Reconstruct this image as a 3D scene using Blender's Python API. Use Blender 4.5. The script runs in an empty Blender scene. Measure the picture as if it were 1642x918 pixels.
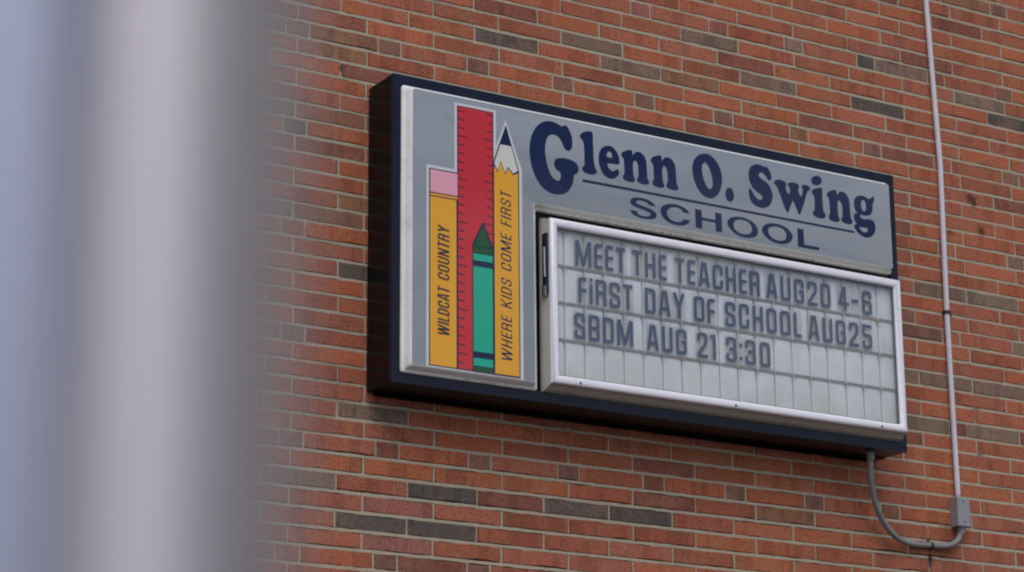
import bpy, math, random
from mathutils import Vector, Matrix

random.seed(7)
SC = bpy.context.scene
COL = SC.collection
ZO = 5.32                      # height of the wall's reference course above the ground

# ---------------------------------------------------------------- camera
cam_data = bpy.data.cameras.new('camera')
cam = bpy.data.objects.new('camera', cam_data)
COL.objects.link(cam)
SC.camera = cam
CP = Vector((-4.0623, -8.2303, -3.7193 + ZO))
CR = Matrix(((0.85497, -0.13948, -0.49958), (-0.51863, -0.24396, -0.81945), (-0.00759, 0.9597, -0.28092)))
cam.matrix_world = Matrix.Translation(CP) @ CR.to_4x4()
cam_data.lens = 90.02
cam_data.sensor_width = 36.0
cam_data.clip_start = 0.05
cam_data.clip_end = 2000
cam_data.dof.use_dof = True
cam_data.dof.focus_distance = 10.1
cam_data.dof.aperture_fstop = 2.5

# ---------------------------------------------------------------- sky and sun
SUN_EL, SUN_AZ = math.radians(52), math.radians(205)      # azimuth clockwise from +Y
world = bpy.data.worlds.new('World')
SC.world = world
world.use_nodes = True
nt = world.node_tree
nt.nodes.clear()
wo = nt.nodes.new('ShaderNodeOutputWorld')
bg = nt.nodes.new('ShaderNodeBackground')
sky = nt.nodes.new('ShaderNodeTexSky')
sky.sky_type = 'NISHITA'
sky.sun_disc = False
sky.sun_elevation = SUN_EL
sky.sun_rotation = SUN_AZ
tc = nt.nodes.new('ShaderNodeTexCoord')
mp = nt.nodes.new('ShaderNodeMapping')
mp.inputs['Scale'].default_value = (1.0, 1.0, 2.2)
nz = nt.nodes.new('ShaderNodeTexNoise')
nz.inputs['Scale'].default_value = 4.2
nz.inputs['Detail'].default_value = 6
nz.inputs['Roughness'].default_value = 0.55
rp = nt.nodes.new('ShaderNodeValToRGB')
rp.color_ramp.elements[0].position = 0.42
rp.color_ramp.elements[1].position = 0.56
mx = nt.nodes.new('ShaderNodeMix'); mx.data_type = 'RGBA'
mx.inputs[7].default_value = (10.0, 10.0, 10.3, 1)
nt.links.new(tc.outputs['Generated'], mp.inputs['Vector'])
nt.links.new(mp.outputs['Vector'], nz.inputs['Vector'])
nt.links.new(nz.outputs['Fac'], rp.inputs['Fac'])
nt.links.new(rp.outputs['Color'], mx.inputs[0])
nt.links.new(sky.outputs['Color'], mx.inputs[6])
nt.links.new(mx.outputs[2], bg.inputs['Color'])
bg.inputs['Strength'].default_value = 0.10
nt.links.new(bg.outputs['Background'], wo.inputs['Surface'])

sun_data = bpy.data.lights.new('sun', 'SUN')
sun_data.energy = 1.3
sun_data.angle = math.radians(38)
sun_data.color = (1.0, 0.96, 0.9)
sun = bpy.data.objects.new('sun', sun_data)
COL.objects.link(sun)
sd = Vector((math.sin(SUN_AZ) * math.cos(SUN_EL), math.cos(SUN_AZ) * math.cos(SUN_EL), math.sin(SUN_EL)))
sun.rotation_euler = sd.to_track_quat('Z', 'Y').to_euler()
sun.location = (0, -20, 30)

SC.view_settings.view_transform = 'Standard'
SC.view_settings.look = 'None'
SC.view_settings.exposure = 0.0
SC.view_settings.gamma = 1.0
try:
    SC.cycles.filter_width = 2.1          # the lens is a little softer than a pixel
except Exception:
    pass

# ---------------------------------------------------------------- helpers
def tag(o, label=None, cat=None, group=None, kind=None):
    if label: o['label'] = label
    if cat: o['category'] = cat
    if group: o['group'] = group
    if kind: o['kind'] = kind
    return o

def empty(name, loc):
    o = bpy.data.objects.new(name, None)
    o.empty_display_size = 0.1
    o.location = (loc[0], loc[1], loc[2] + ZO)
    o['_o'] = list(loc)
    COL.objects.link(o)
    return o

class MB:
    """collects faces in wall coordinates and links them as one mesh object"""
    def __init__(s): s.v = []; s.f = []; s.m = []; s.mi = 0; s.c = []
    def add(s, vs, fs, mi=None):
        n = len(s.v); s.v += [tuple(v) for v in vs]
        for f in fs: s.f.append([i + n for i in f]); s.m.append(s.mi if mi is None else mi)
    def box(s, x0, x1, y0, y1, z0, z1, mi=None):
        s.add([(x0,y0,z0),(x1,y0,z0),(x1,y1,z0),(x0,y1,z0),(x0,y0,z1),(x1,y0,z1),(x1,y1,z1),(x0,y1,z1)],
              [(0,3,2,1),(4,5,6,7),(0,1,5,4),(1,2,6,5),(2,3,7,6),(3,0,4,7)], mi)
    def bevbox(s, x0, x1, y0, y1, z0, z1, b=.002, mi=None):
        # box whose front (y0) edges are chamfered
        s.add([(x0,y1,z0),(x1,y1,z0),(x1,y1,z1),(x0,y1,z1),(x0,y0+b,z0),(x1,y0+b,z0),(x1,y0+b,z1),(x0,y0+b,z1),
               (x0+b,y0,z0+b),(x1-b,y0,z0+b),(x1-b,y0,z1-b),(x0+b,y0,z1-b)],
              [(0,1,5,4),(1,2,6,5),(2,3,7,6),(3,0,4,7),(4,5,9,8),(5,6,10,9),(6,7,11,10),(7,4,8,11),(8,9,10,11),(3,2,1,0)], mi)
    def loft(s, rings, close_first=False, close_last=True, mi=None):
        n = len(rings[0]); vs = [p for r in rings for p in r]; fs = []
        for k in range(len(rings) - 1):
            for i in range(n):
                j = (i + 1) % n
                fs.append((k*n+i, k*n+j, (k+1)*n+j, (k+1)*n+i))
        if close_last: fs.append(tuple((len(rings)-1)*n + i for i in range(n)))
        if close_first: fs.append(tuple(reversed(range(n))))
        s.add(vs, fs, mi)
    def tube(s, pts, r, n=12, caps=True, mi=None, rs=None):
        pts = [Vector(p) for p in pts]; rings = []
        t = (pts[1] - pts[0]).normalized()
        a = t.orthogonal().normalized()
        for i, p in enumerate(pts):
            if i == 0: t = pts[1] - p
            elif i == len(pts) - 1: t = p - pts[i-1]
            else: t = pts[i+1] - pts[i-1]
            t.normalize(); a = (a - t * a.dot(t)).normalized(); b = t.cross(a)
            rr = rs[i] if rs else r
            rings.append([p + (a*math.cos(2*math.pi*k/n) + b*math.sin(2*math.pi*k/n)) * rr for k in range(n)])
        s.loft(rings, caps, caps, mi)
    def build(s, name, mats, parent=None, smooth=False, base=None, auto=None):
        me = bpy.data.meshes.new(name)
        if parent is not None:
            p = parent; o0 = Vector(p['_o'])
        else: o0 = Vector(base if base else (0, 0, 0))
        me.from_pydata([(v[0]-o0.x, v[1]-o0.y, v[2]-o0.z) for v in s.v], [], s.f)
        if not isinstance(mats, (list, tuple)): mats = [mats]
        for m in mats: me.materials.append(m)
        if len(mats) > 1: me.polygons.foreach_set('material_index', s.m)
        if smooth: me.polygons.foreach_set('use_smooth', [True]*len(me.polygons))
        me.update()
        if auto is not None: me.set_sharp_from_angle(angle=math.radians(auto))
        o = bpy.data.objects.new(name, me)
        COL.objects.link(o)
        if parent is not None:
            o.parent = parent; o['_o'] = list(o0)
        else:
            o.location = (o0.x, o0.y, o0.z + ZO); o['_o'] = list(o0)
        return o

def catmull(pts, step=4):
    """closed outline through traced points; points flagged 1 stay sharp"""
    out = []; n = len(pts)
    for i in range(n):
        p1, p2 = pts[i], pts[(i+1) % n]
        p0 = pts[i-1] if not p1[2] else (2*p1[0]-p2[0], 2*p1[1]-p2[1], 0)
        p3 = pts[(i+2) % n] if not p2[2] else (2*p2[0]-p1[0], 2*p2[1]-p1[1], 0)
        st = 1 if (p1[2] and p2[2]) else step
        for k in range(st):
            t = k / st
            q = []
            for d in (0, 1):
                a, b, c, e = p0[d], p1[d], p2[d], p3[d]
                q.append(.5*((2*b) + (-a+c)*t + (2*a-5*b+4*c-e)*t*t + (-a+3*b-3*c+e)*t*t*t))
            out.append(tuple(q))
    return out

def outline_mesh(name, loops, y, thick, mat, parent):
    """flat print or cut letter: filled outline with holes in the plane of the sign"""
    cu = bpy.data.curves.new(name, 'CURVE')
    cu.dimensions = '2D'; cu.fill_mode = 'BOTH'; cu.extrude = thick / 2
    for lp in loops:
        sp = cu.splines.new('POLY'); sp.points.add(len(lp) - 1)
        for p, q in zip(sp.points, lp): p.co = (q[0], q[1], 0, 1)
        sp.use_cyclic_u = True
    tmp = bpy.data.objects.new('tmp', cu)
    COL.objects.link(tmp)
    dg = bpy.context.evaluated_depsgraph_get()
    me = bpy.data.meshes.new_from_object(tmp.evaluated_get(dg))
    bpy.data.objects.remove(tmp); bpy.data.curves.remove(cu)
    o0 = Vector(parent['_o'])
    for v in me.vertices:
        v.co = (v.co.x - o0.x, y - v.co.z - thick/2 - o0.y, v.co.y - o0.z)
    me.name = name; me.materials.clear(); me.materials.append(mat)
    o = bpy.data.objects.new(name, me)
    COL.objects.link(o); o.parent = parent; o['_o'] = list(o0)
    return o

# ---------------------------------------------------------------- materials
def mat(name, color=(.5, .5, .5), rough=.5, metal=0., coat=0., spec=.5, coat_rough=.03):
    m = bpy.data.materials.new(name); m.use_nodes = True
    b = m.node_tree.nodes['Principled BSDF']
    b.inputs['Base Color'].default_value = (*color, 1)
    b.inputs['Roughness'].default_value = rough
    b.inputs['Metallic'].default_value = metal
    b.inputs['Coat Weight'].default_value = coat
    b.inputs['Coat Roughness'].default_value = coat_rough
    b.inputs['Specular IOR Level'].default_value = spec
    return m

class N:
    """small node wiring helper"""
    def __init__(s, m): s.t = m.node_tree; s.b = s.t.nodes['Principled BSDF']
    def n(s, typ, **kw):
        x = s.t.nodes.new(typ)
        for k, v in kw.items():
            if hasattr(x, k): setattr(x, k, v)
            else: x.inputs[k.replace('_', ' ')].default_value = v
        return x
    def l(s, a, b): s.t.links.new(a, b)
    def noise(s, vec, scale, detail=3, rough=.55, sc=(1, 1, 1)):
        mp = s.n('ShaderNodeMapping'); mp.inputs['Scale'].default_value = sc
        s.l(vec, mp.inputs['Vector'])
        x = s.n('ShaderNodeTexNoise', Scale=scale, Detail=detail, Roughness=rough)
        s.l(mp.outputs['Vector'], x.inputs['Vector']); return x.outputs['Fac']
    def ramp(s, v, a, b, c0=(0, 0, 0, 1), c1=(1, 1, 1, 1)):
        x = s.n('ShaderNodeValToRGB'); e = x.color_ramp.elements
        e[0].position = a; e[1].position = b; e[0].color = c0; e[1].color = c1
        s.l(v, x.inputs['Fac']); return x.outputs['Color']
    def mix(s, fac, a, b, blend='MIX'):
        x = s.n('ShaderNodeMix'); x.data_type = 'RGBA'; x.blend_type = blend
        for val, i in ((fac, 0), (a, 6), (b, 7)):
            if hasattr(val, 'links') or hasattr(val, 'is_linked'): s.l(val, x.inputs[i])
            elif i == 0: x.inputs[0].default_value = val
            else: x.inputs[i].default_value = (*val[:3], 1)
        return x.outputs[2]
    def math(s, op, a, b=0.):
        x = s.n('ShaderNodeMath'); x.operation = op
        for val, i in ((a, 0), (b, 1)):
            if hasattr(val, 'is_linked'): s.l(val, x.inputs[i])
            else: x.inputs[i].default_value = val
        return x.outputs[0]
    def bump(s, h, strength=.3, dist=.002):
        x = s.n('ShaderNodeBump', Strength=strength, Distance=dist)
        s.l(h, x.inputs['Height']); s.l(x.outputs['Normal'], s.b.inputs['Normal'])
    def pos(s): return s.n('ShaderNodeNewGeometry').outputs['Position']

def spots(k, vec, col, lst):
    """rust and algae marks of their own shape at given places on the wall"""
    for (x, z, rx, rz, c, amt) in lst:
        mp = k.n('ShaderNodeMapping')
        mp.inputs['Location'].default_value = (-x/rx, 0, -(z+ZO)/rz)
        mp.inputs['Scale'].default_value = (1/rx, 0, 1/rz)
        k.l(vec, mp.inputs['Vector'])
        ln = k.n('ShaderNodeVectorMath'); ln.operation = 'LENGTH'
        k.l(mp.outputs['Vector'], ln.inputs[0])
        nz = k.noise(vec, 60, 4, .7)
        d = k.math('ADD', ln.outputs['Value'], k.math('MULTIPLY', k.math('SUBTRACT', nz, .5), 2.2))
        f = k.math('MULTIPLY', k.ramp(d, .25, 1.0, (1, 1, 1, 1), (0, 0, 0, 1)), amt)
        col = k.mix(f, col, c)
    return col
RUST = (.035, .018, .010); ALG = (.055, .065, .035); SOOT = (.03, .027, .024)
MARKS = [(3.365, -.138, .045, .025, SOOT, .85), (3.415, -.285, .03, .028, RUST, .9), (3.228, -.32, .03, .02, RUST, .6),
         (3.015, -1.80, .018, .055, RUST, .95), (3.10, -1.765, .09, .035, (.16, .06, .012), .6), (3.11, -1.67, .05, .045, (.2, .08, .015), .6),
         (2.70, -1.75, .01, .01, RUST, .1), (3.38, -.16, .02, .03, RUST, .8)]

def brick_material(name, from_attr):
    m = mat(name, rough=.86, spec=.25); k = N(m); p = k.pos()
    if from_attr:
        a = k.n('ShaderNodeVertexColor'); a.layer_name = 'tone'; base = a.outputs['Color']
    else:
        oi = k.n('ShaderNodeObjectInfo'); base = oi.outputs['Color']
    sh = k.n('ShaderNodeVertexColor') if from_attr else None
    if sh: sh.layer_name = 'shift'
    cmb = k.n('ShaderNodeVectorMath'); cmb.operation = 'SCALE'; cmb.inputs[0].default_value = (37.1, 0, 53.7)
    k.l(sh.outputs['Color'] if sh else oi.outputs['Random'], cmb.inputs['Scale'])
    ad = k.n('ShaderNodeVectorMath'); ad.operation = 'ADD'; k.l(p, ad.inputs[0]); k.l(cmb.outputs[0], ad.inputs[1])
    q = ad.outputs[0]
    # flashed bands down the face, broad mottling, grain and iron spots
    band = k.noise(q, 9, 2.5, .55, (1, 1, .01))
    c = k.mix(k.math('MULTIPLY', k.ramp(band, .50, .66), .85), base, k.mix(1, base, (.72, .70, .70), 'MULTIPLY'))
    c = k.mix(k.ramp(band, .46, .30), c, k.mix(1, base, (1.22, 1.24, 1.20), 'MULTIPLY'))
    pink = k.noise(q, 6, 3, .6, (1, 1, 1.2))
    c = k.mix(k.math('MULTIPLY', k.ramp(pink, .50, .68), .32), c, (.37, .185, .135))
    g = k.noise(p, 230, 4, .75)
    c = k.mix(1, c, k.ramp(g, .34, .66, (.50, .48, .48, 1), (1.45, 1.46, 1.46, 1)), 'MULTIPLY')
    s1 = k.noise(p, 110, 2, .6, (1, 1, 1.4))
    c = k.mix(k.math('MULTIPLY', k.ramp(s1, .585, .64), .8), c, (.035, .02, .018))
    dust = k.noise(p, 38, 5, .7)
    c = k.mix(k.math('MULTIPLY', k.ramp(dust, .55, .72), .35), c, (.33, .27, .22))
    c = spots(k, p, c, MARKS)
    k.l(c, k.b.inputs['Base Color'])
    h = k.math('ADD', k.math('MULTIPLY', g, .5), k.math('MULTIPLY', k.noise(p, 90, 3, .6), 1.0))
    k.bump(h, .55, .0025)
    return m

M = {}
M['brick'] = brick_material('brick clay', False)
M['brick field'] = brick_material('brick clay far', True)
M['mortar'] = mat('mortar', rough=.95, spec=.1)
k = N(M['mortar']); p = k.pos()
c = k.mix(k.noise(p, 7, 3), (.39, .325, .25), (.50, .425, .33))
c = k.mix(1, c, k.ramp(k.noise(p, 300, 3, .7), .2, .8, (.75, .75, .75, 1), (1.2, 1.2, 1.2, 1)), 'MULTIPLY')
c = k.mix(k.math('MULTIPLY', k.ramp(k.noise(p, 2.2, 4, .65), .55, .72), .45), c, (.12, .125, .08))
c = spots(k, p, c, MARKS + [(.19, -.13, .10, .02, ALG, .9), (3.325, -1.13, .03, .10, ALG, .6), (3.33, -1.33, .03, .05, ALG, .7),
                            (2.35, -1.56, .12, .02, ALG, .7), (2.2, -.03, .2, .02, ALG, .4)])
k.l(c, k.b.inputs['Base Color'])
k.bump(k.noise(p, 160, 4, .7), .8, .004)
M['mortar deep'] = mat('mortar shadow gap', (.07, .055, .045), .95, spec=.1)

def weathered(name, color, rough, coat, amount=.3, dirt=(.2, .18, .15), scale=14, spec=.5, sc=(1, 1, 1), metal=0.):
    m = mat(name, color, rough, metal, coat, spec); k = N(m); p = k.pos()
    n1 = k.noise(p, scale, 5, .65, sc)
    c = k.mix(k.math('MULTIPLY', k.ramp(n1, .50, .75), amount), color, dirt)
    c = k.mix(1, c, k.ramp(k.noise(p, scale*6, 3, .6), .2, .8, (.93, .93, .93, 1), (1.06, 1.06, 1.06, 1)), 'MULTIPLY')
    k.l(c, k.b.inputs['Base Color'])
    r = k.n('ShaderNodeMapRange'); r.inputs['To Min'].default_value = rough * .8; r.inputs['To Max'].default_value = min(1, rough * 1.35)
    k.l(n1, r.inputs['Value']); k.l(r.outputs['Result'], k.b.inputs['Roughness'])
    return m
M['cabinet'] = weathered('black cabinet paint', (.004, .004, .005), .22, .0, .5, (.010, .009, .009), 9, .14)
M['trim'] = weathered('navy cabinet paint', (.005, .009, .026), .22, .0, .4, (.009, .018, .050), 12, .2, (1, 1, .3))
M['acrylic edge'] = weathered('aged white acrylic', (.80, .80, .79), .30, .3, .45, (.45, .42, .36), 10)
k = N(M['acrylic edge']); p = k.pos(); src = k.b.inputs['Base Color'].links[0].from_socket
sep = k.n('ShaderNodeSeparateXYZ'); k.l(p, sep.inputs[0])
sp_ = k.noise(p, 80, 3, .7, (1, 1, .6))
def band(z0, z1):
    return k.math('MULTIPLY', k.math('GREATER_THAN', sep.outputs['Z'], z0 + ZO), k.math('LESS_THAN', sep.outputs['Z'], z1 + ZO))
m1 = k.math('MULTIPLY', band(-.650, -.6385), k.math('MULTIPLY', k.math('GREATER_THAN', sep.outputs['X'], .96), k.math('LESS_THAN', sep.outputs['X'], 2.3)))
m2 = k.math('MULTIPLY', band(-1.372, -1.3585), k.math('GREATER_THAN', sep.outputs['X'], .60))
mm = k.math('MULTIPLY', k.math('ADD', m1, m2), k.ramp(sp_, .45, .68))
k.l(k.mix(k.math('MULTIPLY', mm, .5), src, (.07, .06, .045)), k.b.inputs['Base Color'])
M['face'] = mat('grey blue sign print', (.265, .295, .345), .45, 0, .65, .05, .02)
def print_mat(name, c): return mat(name, c, .45, 0, .5, .05, .02)
M['navy'] = print_mat('navy print', (.005, .014, .068))
M['white'] = print_mat('white print', (.62, .62, .64))
M['cream'] = print_mat('wood cream print', (.64, .63, .59))
M['orange'] = print_mat('orange print', (.78, .37, .028))
M['red'] = print_mat('red print', (.56, .030, .045))
M['pink'] = print_mat('pink print', (.76, .36, .46))
M['teal'] = print_mat('teal print', (.010, .40, .265))
M['green'] = print_mat('dark green print', (.008, .085, .035))
M['frame'] = weathered('lilac white enamel', (.84, .82, .92), .30, .4, .25, (.5, .46, .55), 16, .5, (1, 1, 3))
M['beige'] = weathered('beige plastic', (.47, .455, .41), .5, 0, .5, (.29, .26, .21), 18)
M['cell'] = weathered('frosted letter panel', (.72, .745, .77), .45, .2, .65, (.46, .48, .50), 4.5)
k = N(M['cell']); p = k.pos(); src = k.b.inputs['Base Color'].links[0].from_socket
sep = k.n('ShaderNodeSeparateXYZ'); k.l(p, sep.inputs[0])
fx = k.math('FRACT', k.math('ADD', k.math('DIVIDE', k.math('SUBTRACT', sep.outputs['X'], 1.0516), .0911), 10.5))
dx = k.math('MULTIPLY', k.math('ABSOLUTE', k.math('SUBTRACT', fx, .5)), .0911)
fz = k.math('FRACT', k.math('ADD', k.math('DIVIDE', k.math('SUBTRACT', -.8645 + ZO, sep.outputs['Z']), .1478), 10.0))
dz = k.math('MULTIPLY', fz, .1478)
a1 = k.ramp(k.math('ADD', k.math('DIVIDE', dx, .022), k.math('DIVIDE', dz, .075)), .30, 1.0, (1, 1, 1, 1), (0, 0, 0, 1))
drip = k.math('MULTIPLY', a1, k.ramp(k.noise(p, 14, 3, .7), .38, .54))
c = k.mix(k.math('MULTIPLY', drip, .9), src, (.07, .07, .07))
low = k.n('ShaderNodeMapRange'); low.inputs['From Min'].default_value = -1.05 + ZO; low.inputs['From Max'].default_value = -1.32 + ZO
k.l(sep.outputs['Z'], low.inputs['Value'])
yel = k.math('MULTIPLY', low.outputs['Result'], k.ramp(k.noise(p, 5, 4, .65), .38, .60))
c = k.mix(k.math('MULTIPLY', yel, .8), c, (.60, .58, .48))
k.l(c, k.b.inputs['Base Color'])
M['board back'] = weathered('letter board backing', (.30, .29, .30), .6, 0, .6, (.09, .08, .08), 25)
M['track'] = weathered('letter track', (.42, .37, .39), .4, .3, .6, (.20, .12, .11), 40)
M['rib'] = mat('clear rib', (.85, .85, .84), .3)
M['marquee letter'] = mat('navy letter with sky veil', (.014, .046, .135), .5, spec=.2)  # base blue lifted to hold the sky reflection that veils the letters
M['metal and shade'] = mat('dark screw metal and opening shade', (.03, .032, .04), .35, .6)
M['steel'] = mat('dull steel', (.35, .35, .36), .35, 1.)
M['rust'] = weathered('rusty steel', (.055, .025, .018), .8, 0, .7, (.12, .04, .015), 60)
M['conduit'] = weathered('pale lilac conduit paint', (.64, .60, .67), .4, .1, .35, (.38, .33, .36), 20)
M['grey conduit'] = weathered('grey conduit', (.20, .20, .20), .45, .1, .4, (.12, .11, .10), 20)
M['box grey'] = weathered('grey box paint', (.26, .26, .28), .38, .1, .3, (.2, .2, .2), 22)
# clear pane: reflects at its Fresnel strength and lets the rest through
g = bpy.data.materials.new('clear pane'); g.use_nodes = True; t = g.node_tree; t.nodes.clear()
o_ = t.nodes.new('ShaderNodeOutputMaterial'); mxs = t.nodes.new('ShaderNodeMixShader'); lw = t.nodes.new('ShaderNodeLayerWeight'); lw.inputs['Blend'].default_value = .5
pw = t.nodes.new('ShaderNodeMath'); pw.operation = 'POWER'; pw.inputs[1].default_value = 5
fr = t.nodes.new('ShaderNodeMath'); fr.operation = 'MULTIPLY_ADD'; fr.inputs[1].default_value = .92; fr.inputs[2].default_value = .08
t.links.new(lw.outputs['Facing'], pw.inputs[0]); t.links.new(pw.outputs[0], fr.inputs[0])
tr = t.nodes.new('ShaderNodeBsdfTransparent'); tr.inputs['Color'].default_value = (.90, .92, .95, 1)
gl = t.nodes.new('ShaderNodeBsdfGlossy'); gl.inputs['Roughness'].default_value = .05
t.links.new(fr.outputs[0], mxs.inputs[0]); t.links.new(tr.outputs[0], mxs.inputs[1]); t.links.new(gl.outputs[0], mxs.inputs[2]); t.links.new(mxs.outputs[0], o_.inputs[0])
M['pane'] = g
g = bpy.data.materials.new('clear letter card'); g.use_nodes = True; t = g.node_tree; t.nodes.clear()
o_ = t.nodes.new('ShaderNodeOutputMaterial'); mxs = t.nodes.new('ShaderNodeMixShader'); mxs.inputs[0].default_value = .13
tr = t.nodes.new('ShaderNodeBsdfTransparent'); df = t.nodes.new('ShaderNodeBsdfDiffuse'); df.inputs['Color'].default_value = (.36, .34, .37, 1)
t.links.new(tr.outputs[0], mxs.inputs[1]); t.links.new(df.outputs[0], mxs.inputs[2]); t.links.new(mxs.outputs[0], o_.inputs[0])
M['card'] = g
# ---------------------------------------------------------------- ground
gm = mat('worn asphalt', (.06, .06, .062), .9)
k = N(gm); p = k.pos()
k.l(k.mix(k.noise(p, 1.3, 5), (.045, .045, .048), (.085, .083, .08)), k.b.inputs['Base Color'])
b_ = MB(); b_.add([(-400, -600, -ZO), (400, -600, -ZO), (400, 200, -ZO), (-400, 200, -ZO)], [(0, 1, 2, 3)])
tag(b_.build('ground', gm), kind='structure')

# ---------------------------------------------------------------- brick wall
CZ = .0677; KP = .401; SP = KP * .75
ROWS = [-12, -6, 0, 6, 12, 18, 24, 30]
DZ = [.0022, -.0044, -.0053, .0015, .0062, .0025, .0073, -.0100]
DX = [-.0028, -.0067, .0044, -.0004, -.0033, .0059, .0050, -.0022]
def interp(r, T):
    if r <= ROWS[0]: return T[0]
    if r >= ROWS[-1]: return T[-1]
    i = (r - ROWS[0]) // 6
    f = (r - ROWS[i]) / 6
    return T[i] * (1 - f) + T[i+1] * f
def row_z(r): return -r * CZ + interp(r, DZ)
PALETTE = [(.335, .098, .050), (.305, .091, .050), (.350, .105, .052), (.285, .087, .051), (.320, .101, .060), (.325, .095, .046), (.275, .083, .048), (.305, .097, .062)]
TONES = {'K': (.090, .073, .064), 'B': (.175, .118, .088), 'N': (.235, .105, .060), 'D': (.20, .092, .070), 'P': (.21, .125, .105),
         'R': (.28, .098, .080), 'M': (.20, .070, .048)}
DARK = [[-0.136,-0.01,"B"],[-0.114,-0.329,"B"],[0.0,-0.404,"K"],[0.184,-0.007,"N"],[0.131,-0.064,"N"],[0.885,0.124,"N"],[0.169,-0.315,"N"],[1.347,0.2,"B"],[1.02,0.13,"K"],[1.53,0.126,"B"],[1.823,0.127,"N"],[1.943,0.334,"B"],[2.193,0.198,"B"],[0.004,-0.002,"P"],[0.412,-0.005,"D"],[0.809,-0.003,"D"],[1.21,-0.007,"D"],[1.608,-0.005,"D"],[1.998,-0.008,"D"],[1.593,0.395,"R"],[1.994,0.401,"R"],[2.8,0.403,"K"],[3.006,0.413,"B"],[2.296,0.198,"B"],[2.862,0.206,"K"],[3.615,0.409,"D"],[3.478,0.335,"B"],[3.635,0.279,"K"],[3.603,0.816,"D"],[3.398,0.795,"N"],[3.372,0.688,"M"],[2.407,-0.002,"N"],[2.805,0.012,"M"],[2.393,0.401,"P"],[0.148,-0.735,"D"],[-0.067,-0.738,"B"],[0.26,-0.94,"K"],[0.249,-0.674,"N"],[0.353,-1.486,"B"],[0.058,-1.759,"B"],[0.643,-1.761,"K"],[0.356,-1.898,"K"],[0.656,-1.893,"K"],[0.873,-1.75,"M"],[1.234,-1.758,"K"],[1.534,-1.761,"K"],[1.649,-1.685,"M"],[2.012,-1.618,"D"],[1.612,-1.615,"M"],[1.213,-1.612,"D"],[2.409,-1.62,"D"],[3.051,-1.232,"B"],[3.422,-1.212,"B"],[3.1,-0.626,"B"],[3.489,-0.599,"B"],[2.978,-0.728,"D"],[2.969,-1.008,"B"],[3.168,-1.002,"B"],[3.475,-1.004,"B"],[3.605,-0.796,"B"],[3.624,0.006,"D"],[3.628,-0.392,"B"],[2.811,-0.005,"D"],[0.007,-1.187,"P"],[0.407,-1.619,"M"],[0.812,-1.615,"D"],[0.455,-1.827,"R"],[0.456,-1.954,"R"],[2.987,-0.321,"M"],[2.974,-0.776,"D"],[0.391,-0.108,"M"],[2.385,-1.708,"N"]]
rb = random.Random(11)
bricks = []            # (row, x0, x1, kind)
X0, X1, R0, R1 = -3.2, 7.0, -30, 56
for r in range(R0, R1):
    dx = interp(r, DX)
    if r % 6 == 0:
        a = math.floor(X0 / KP)
        while a * KP < X1:
            c0 = a * KP + dx
            bricks.append((r, c0 - .0501, c0 + .0501, 'h'))
            bricks.append((r, c0 + .0501, c0 + KP - .0501, 's'))
            a += 1
    else:
        odd = (r % 6) % 2 == 1
        a = math.floor(X0 / SP)
        while a * SP < X1:
            c0 = a * SP + dx + (0 if odd else -.375 * SP)
            bricks.append((r, c0, c0 + SP, 's'))
            a += 1
def project(x, z):
    d = CR.transposed() @ (Vector((x, 0, z + ZO)) - CP)
    return 821 + 4105.0 * d.x / -d.z, 459 - 4105.0 * d.y / -d.z
info = []
for i, (r, a, b, kd) in enumerate(bricks):
    jx0 = rb.uniform(-.003, .003); jx1 = rb.uniform(-.003, .003)
    zc = row_z(r) + rb.uniform(-.0016, .0016)
    x0, x1 = a + .0046 + jx0, b - .0046 + jx1
    hh = (CZ - .0122) / 2 + rb.uniform(-.0012, .0014)
    dark = None
    for (dxx, dzz, tcode) in DARK:
        if a <= dxx < b and abs(dzz - zc) < CZ / 2: dark = tcode
    if dark: col = TONES[dark]
    elif kd == 'h': col = rb.choice([TONES['R'], TONES['M'], TONES['D'], PALETTE[4], PALETTE[3]])
    else:
        u = rb.random()
        seen = -0.4 < a < 3.9 and -2.3 < zc < 1.0
        col = rb.choice(PALETTE)
        if not seen and u < .05: col = TONES['B']
        elif u < .03: col = TONES['M']
    f = rb.uniform(.93, 1.07)
    col = tuple(min(1, c * f * rb.uniform(.96, 1.04)) for c in col)
    # how large it shows in the picture
    area = 0
    cx = (x0 + x1) / 2
    u0, v0 = project(x0, zc - hh); u1, v1 = project(x1, zc + hh)
    hid = (x0 > .28 and x1 < 2.74 and -1.40 < zc < -.24)
    if u1 > 400 and u0 < 1642 and max(v0, v1) > 0 and min(v0, v1) < 918 and not hid:
        cu0, cu1 = max(u0, 400), min(u1, 1642)
        area = max(0, cu1 - cu0) * abs(v1 - v0)
        if min(v0, v1) < 0 or max(v0, v1) > 918: area *= .5
        if x1 > .3 and x0 < 2.74 and -1.5 < zc < -.16: area *= .5
    info.append([area, x0, x1, zc, hh, col, kd, dark])

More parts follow.
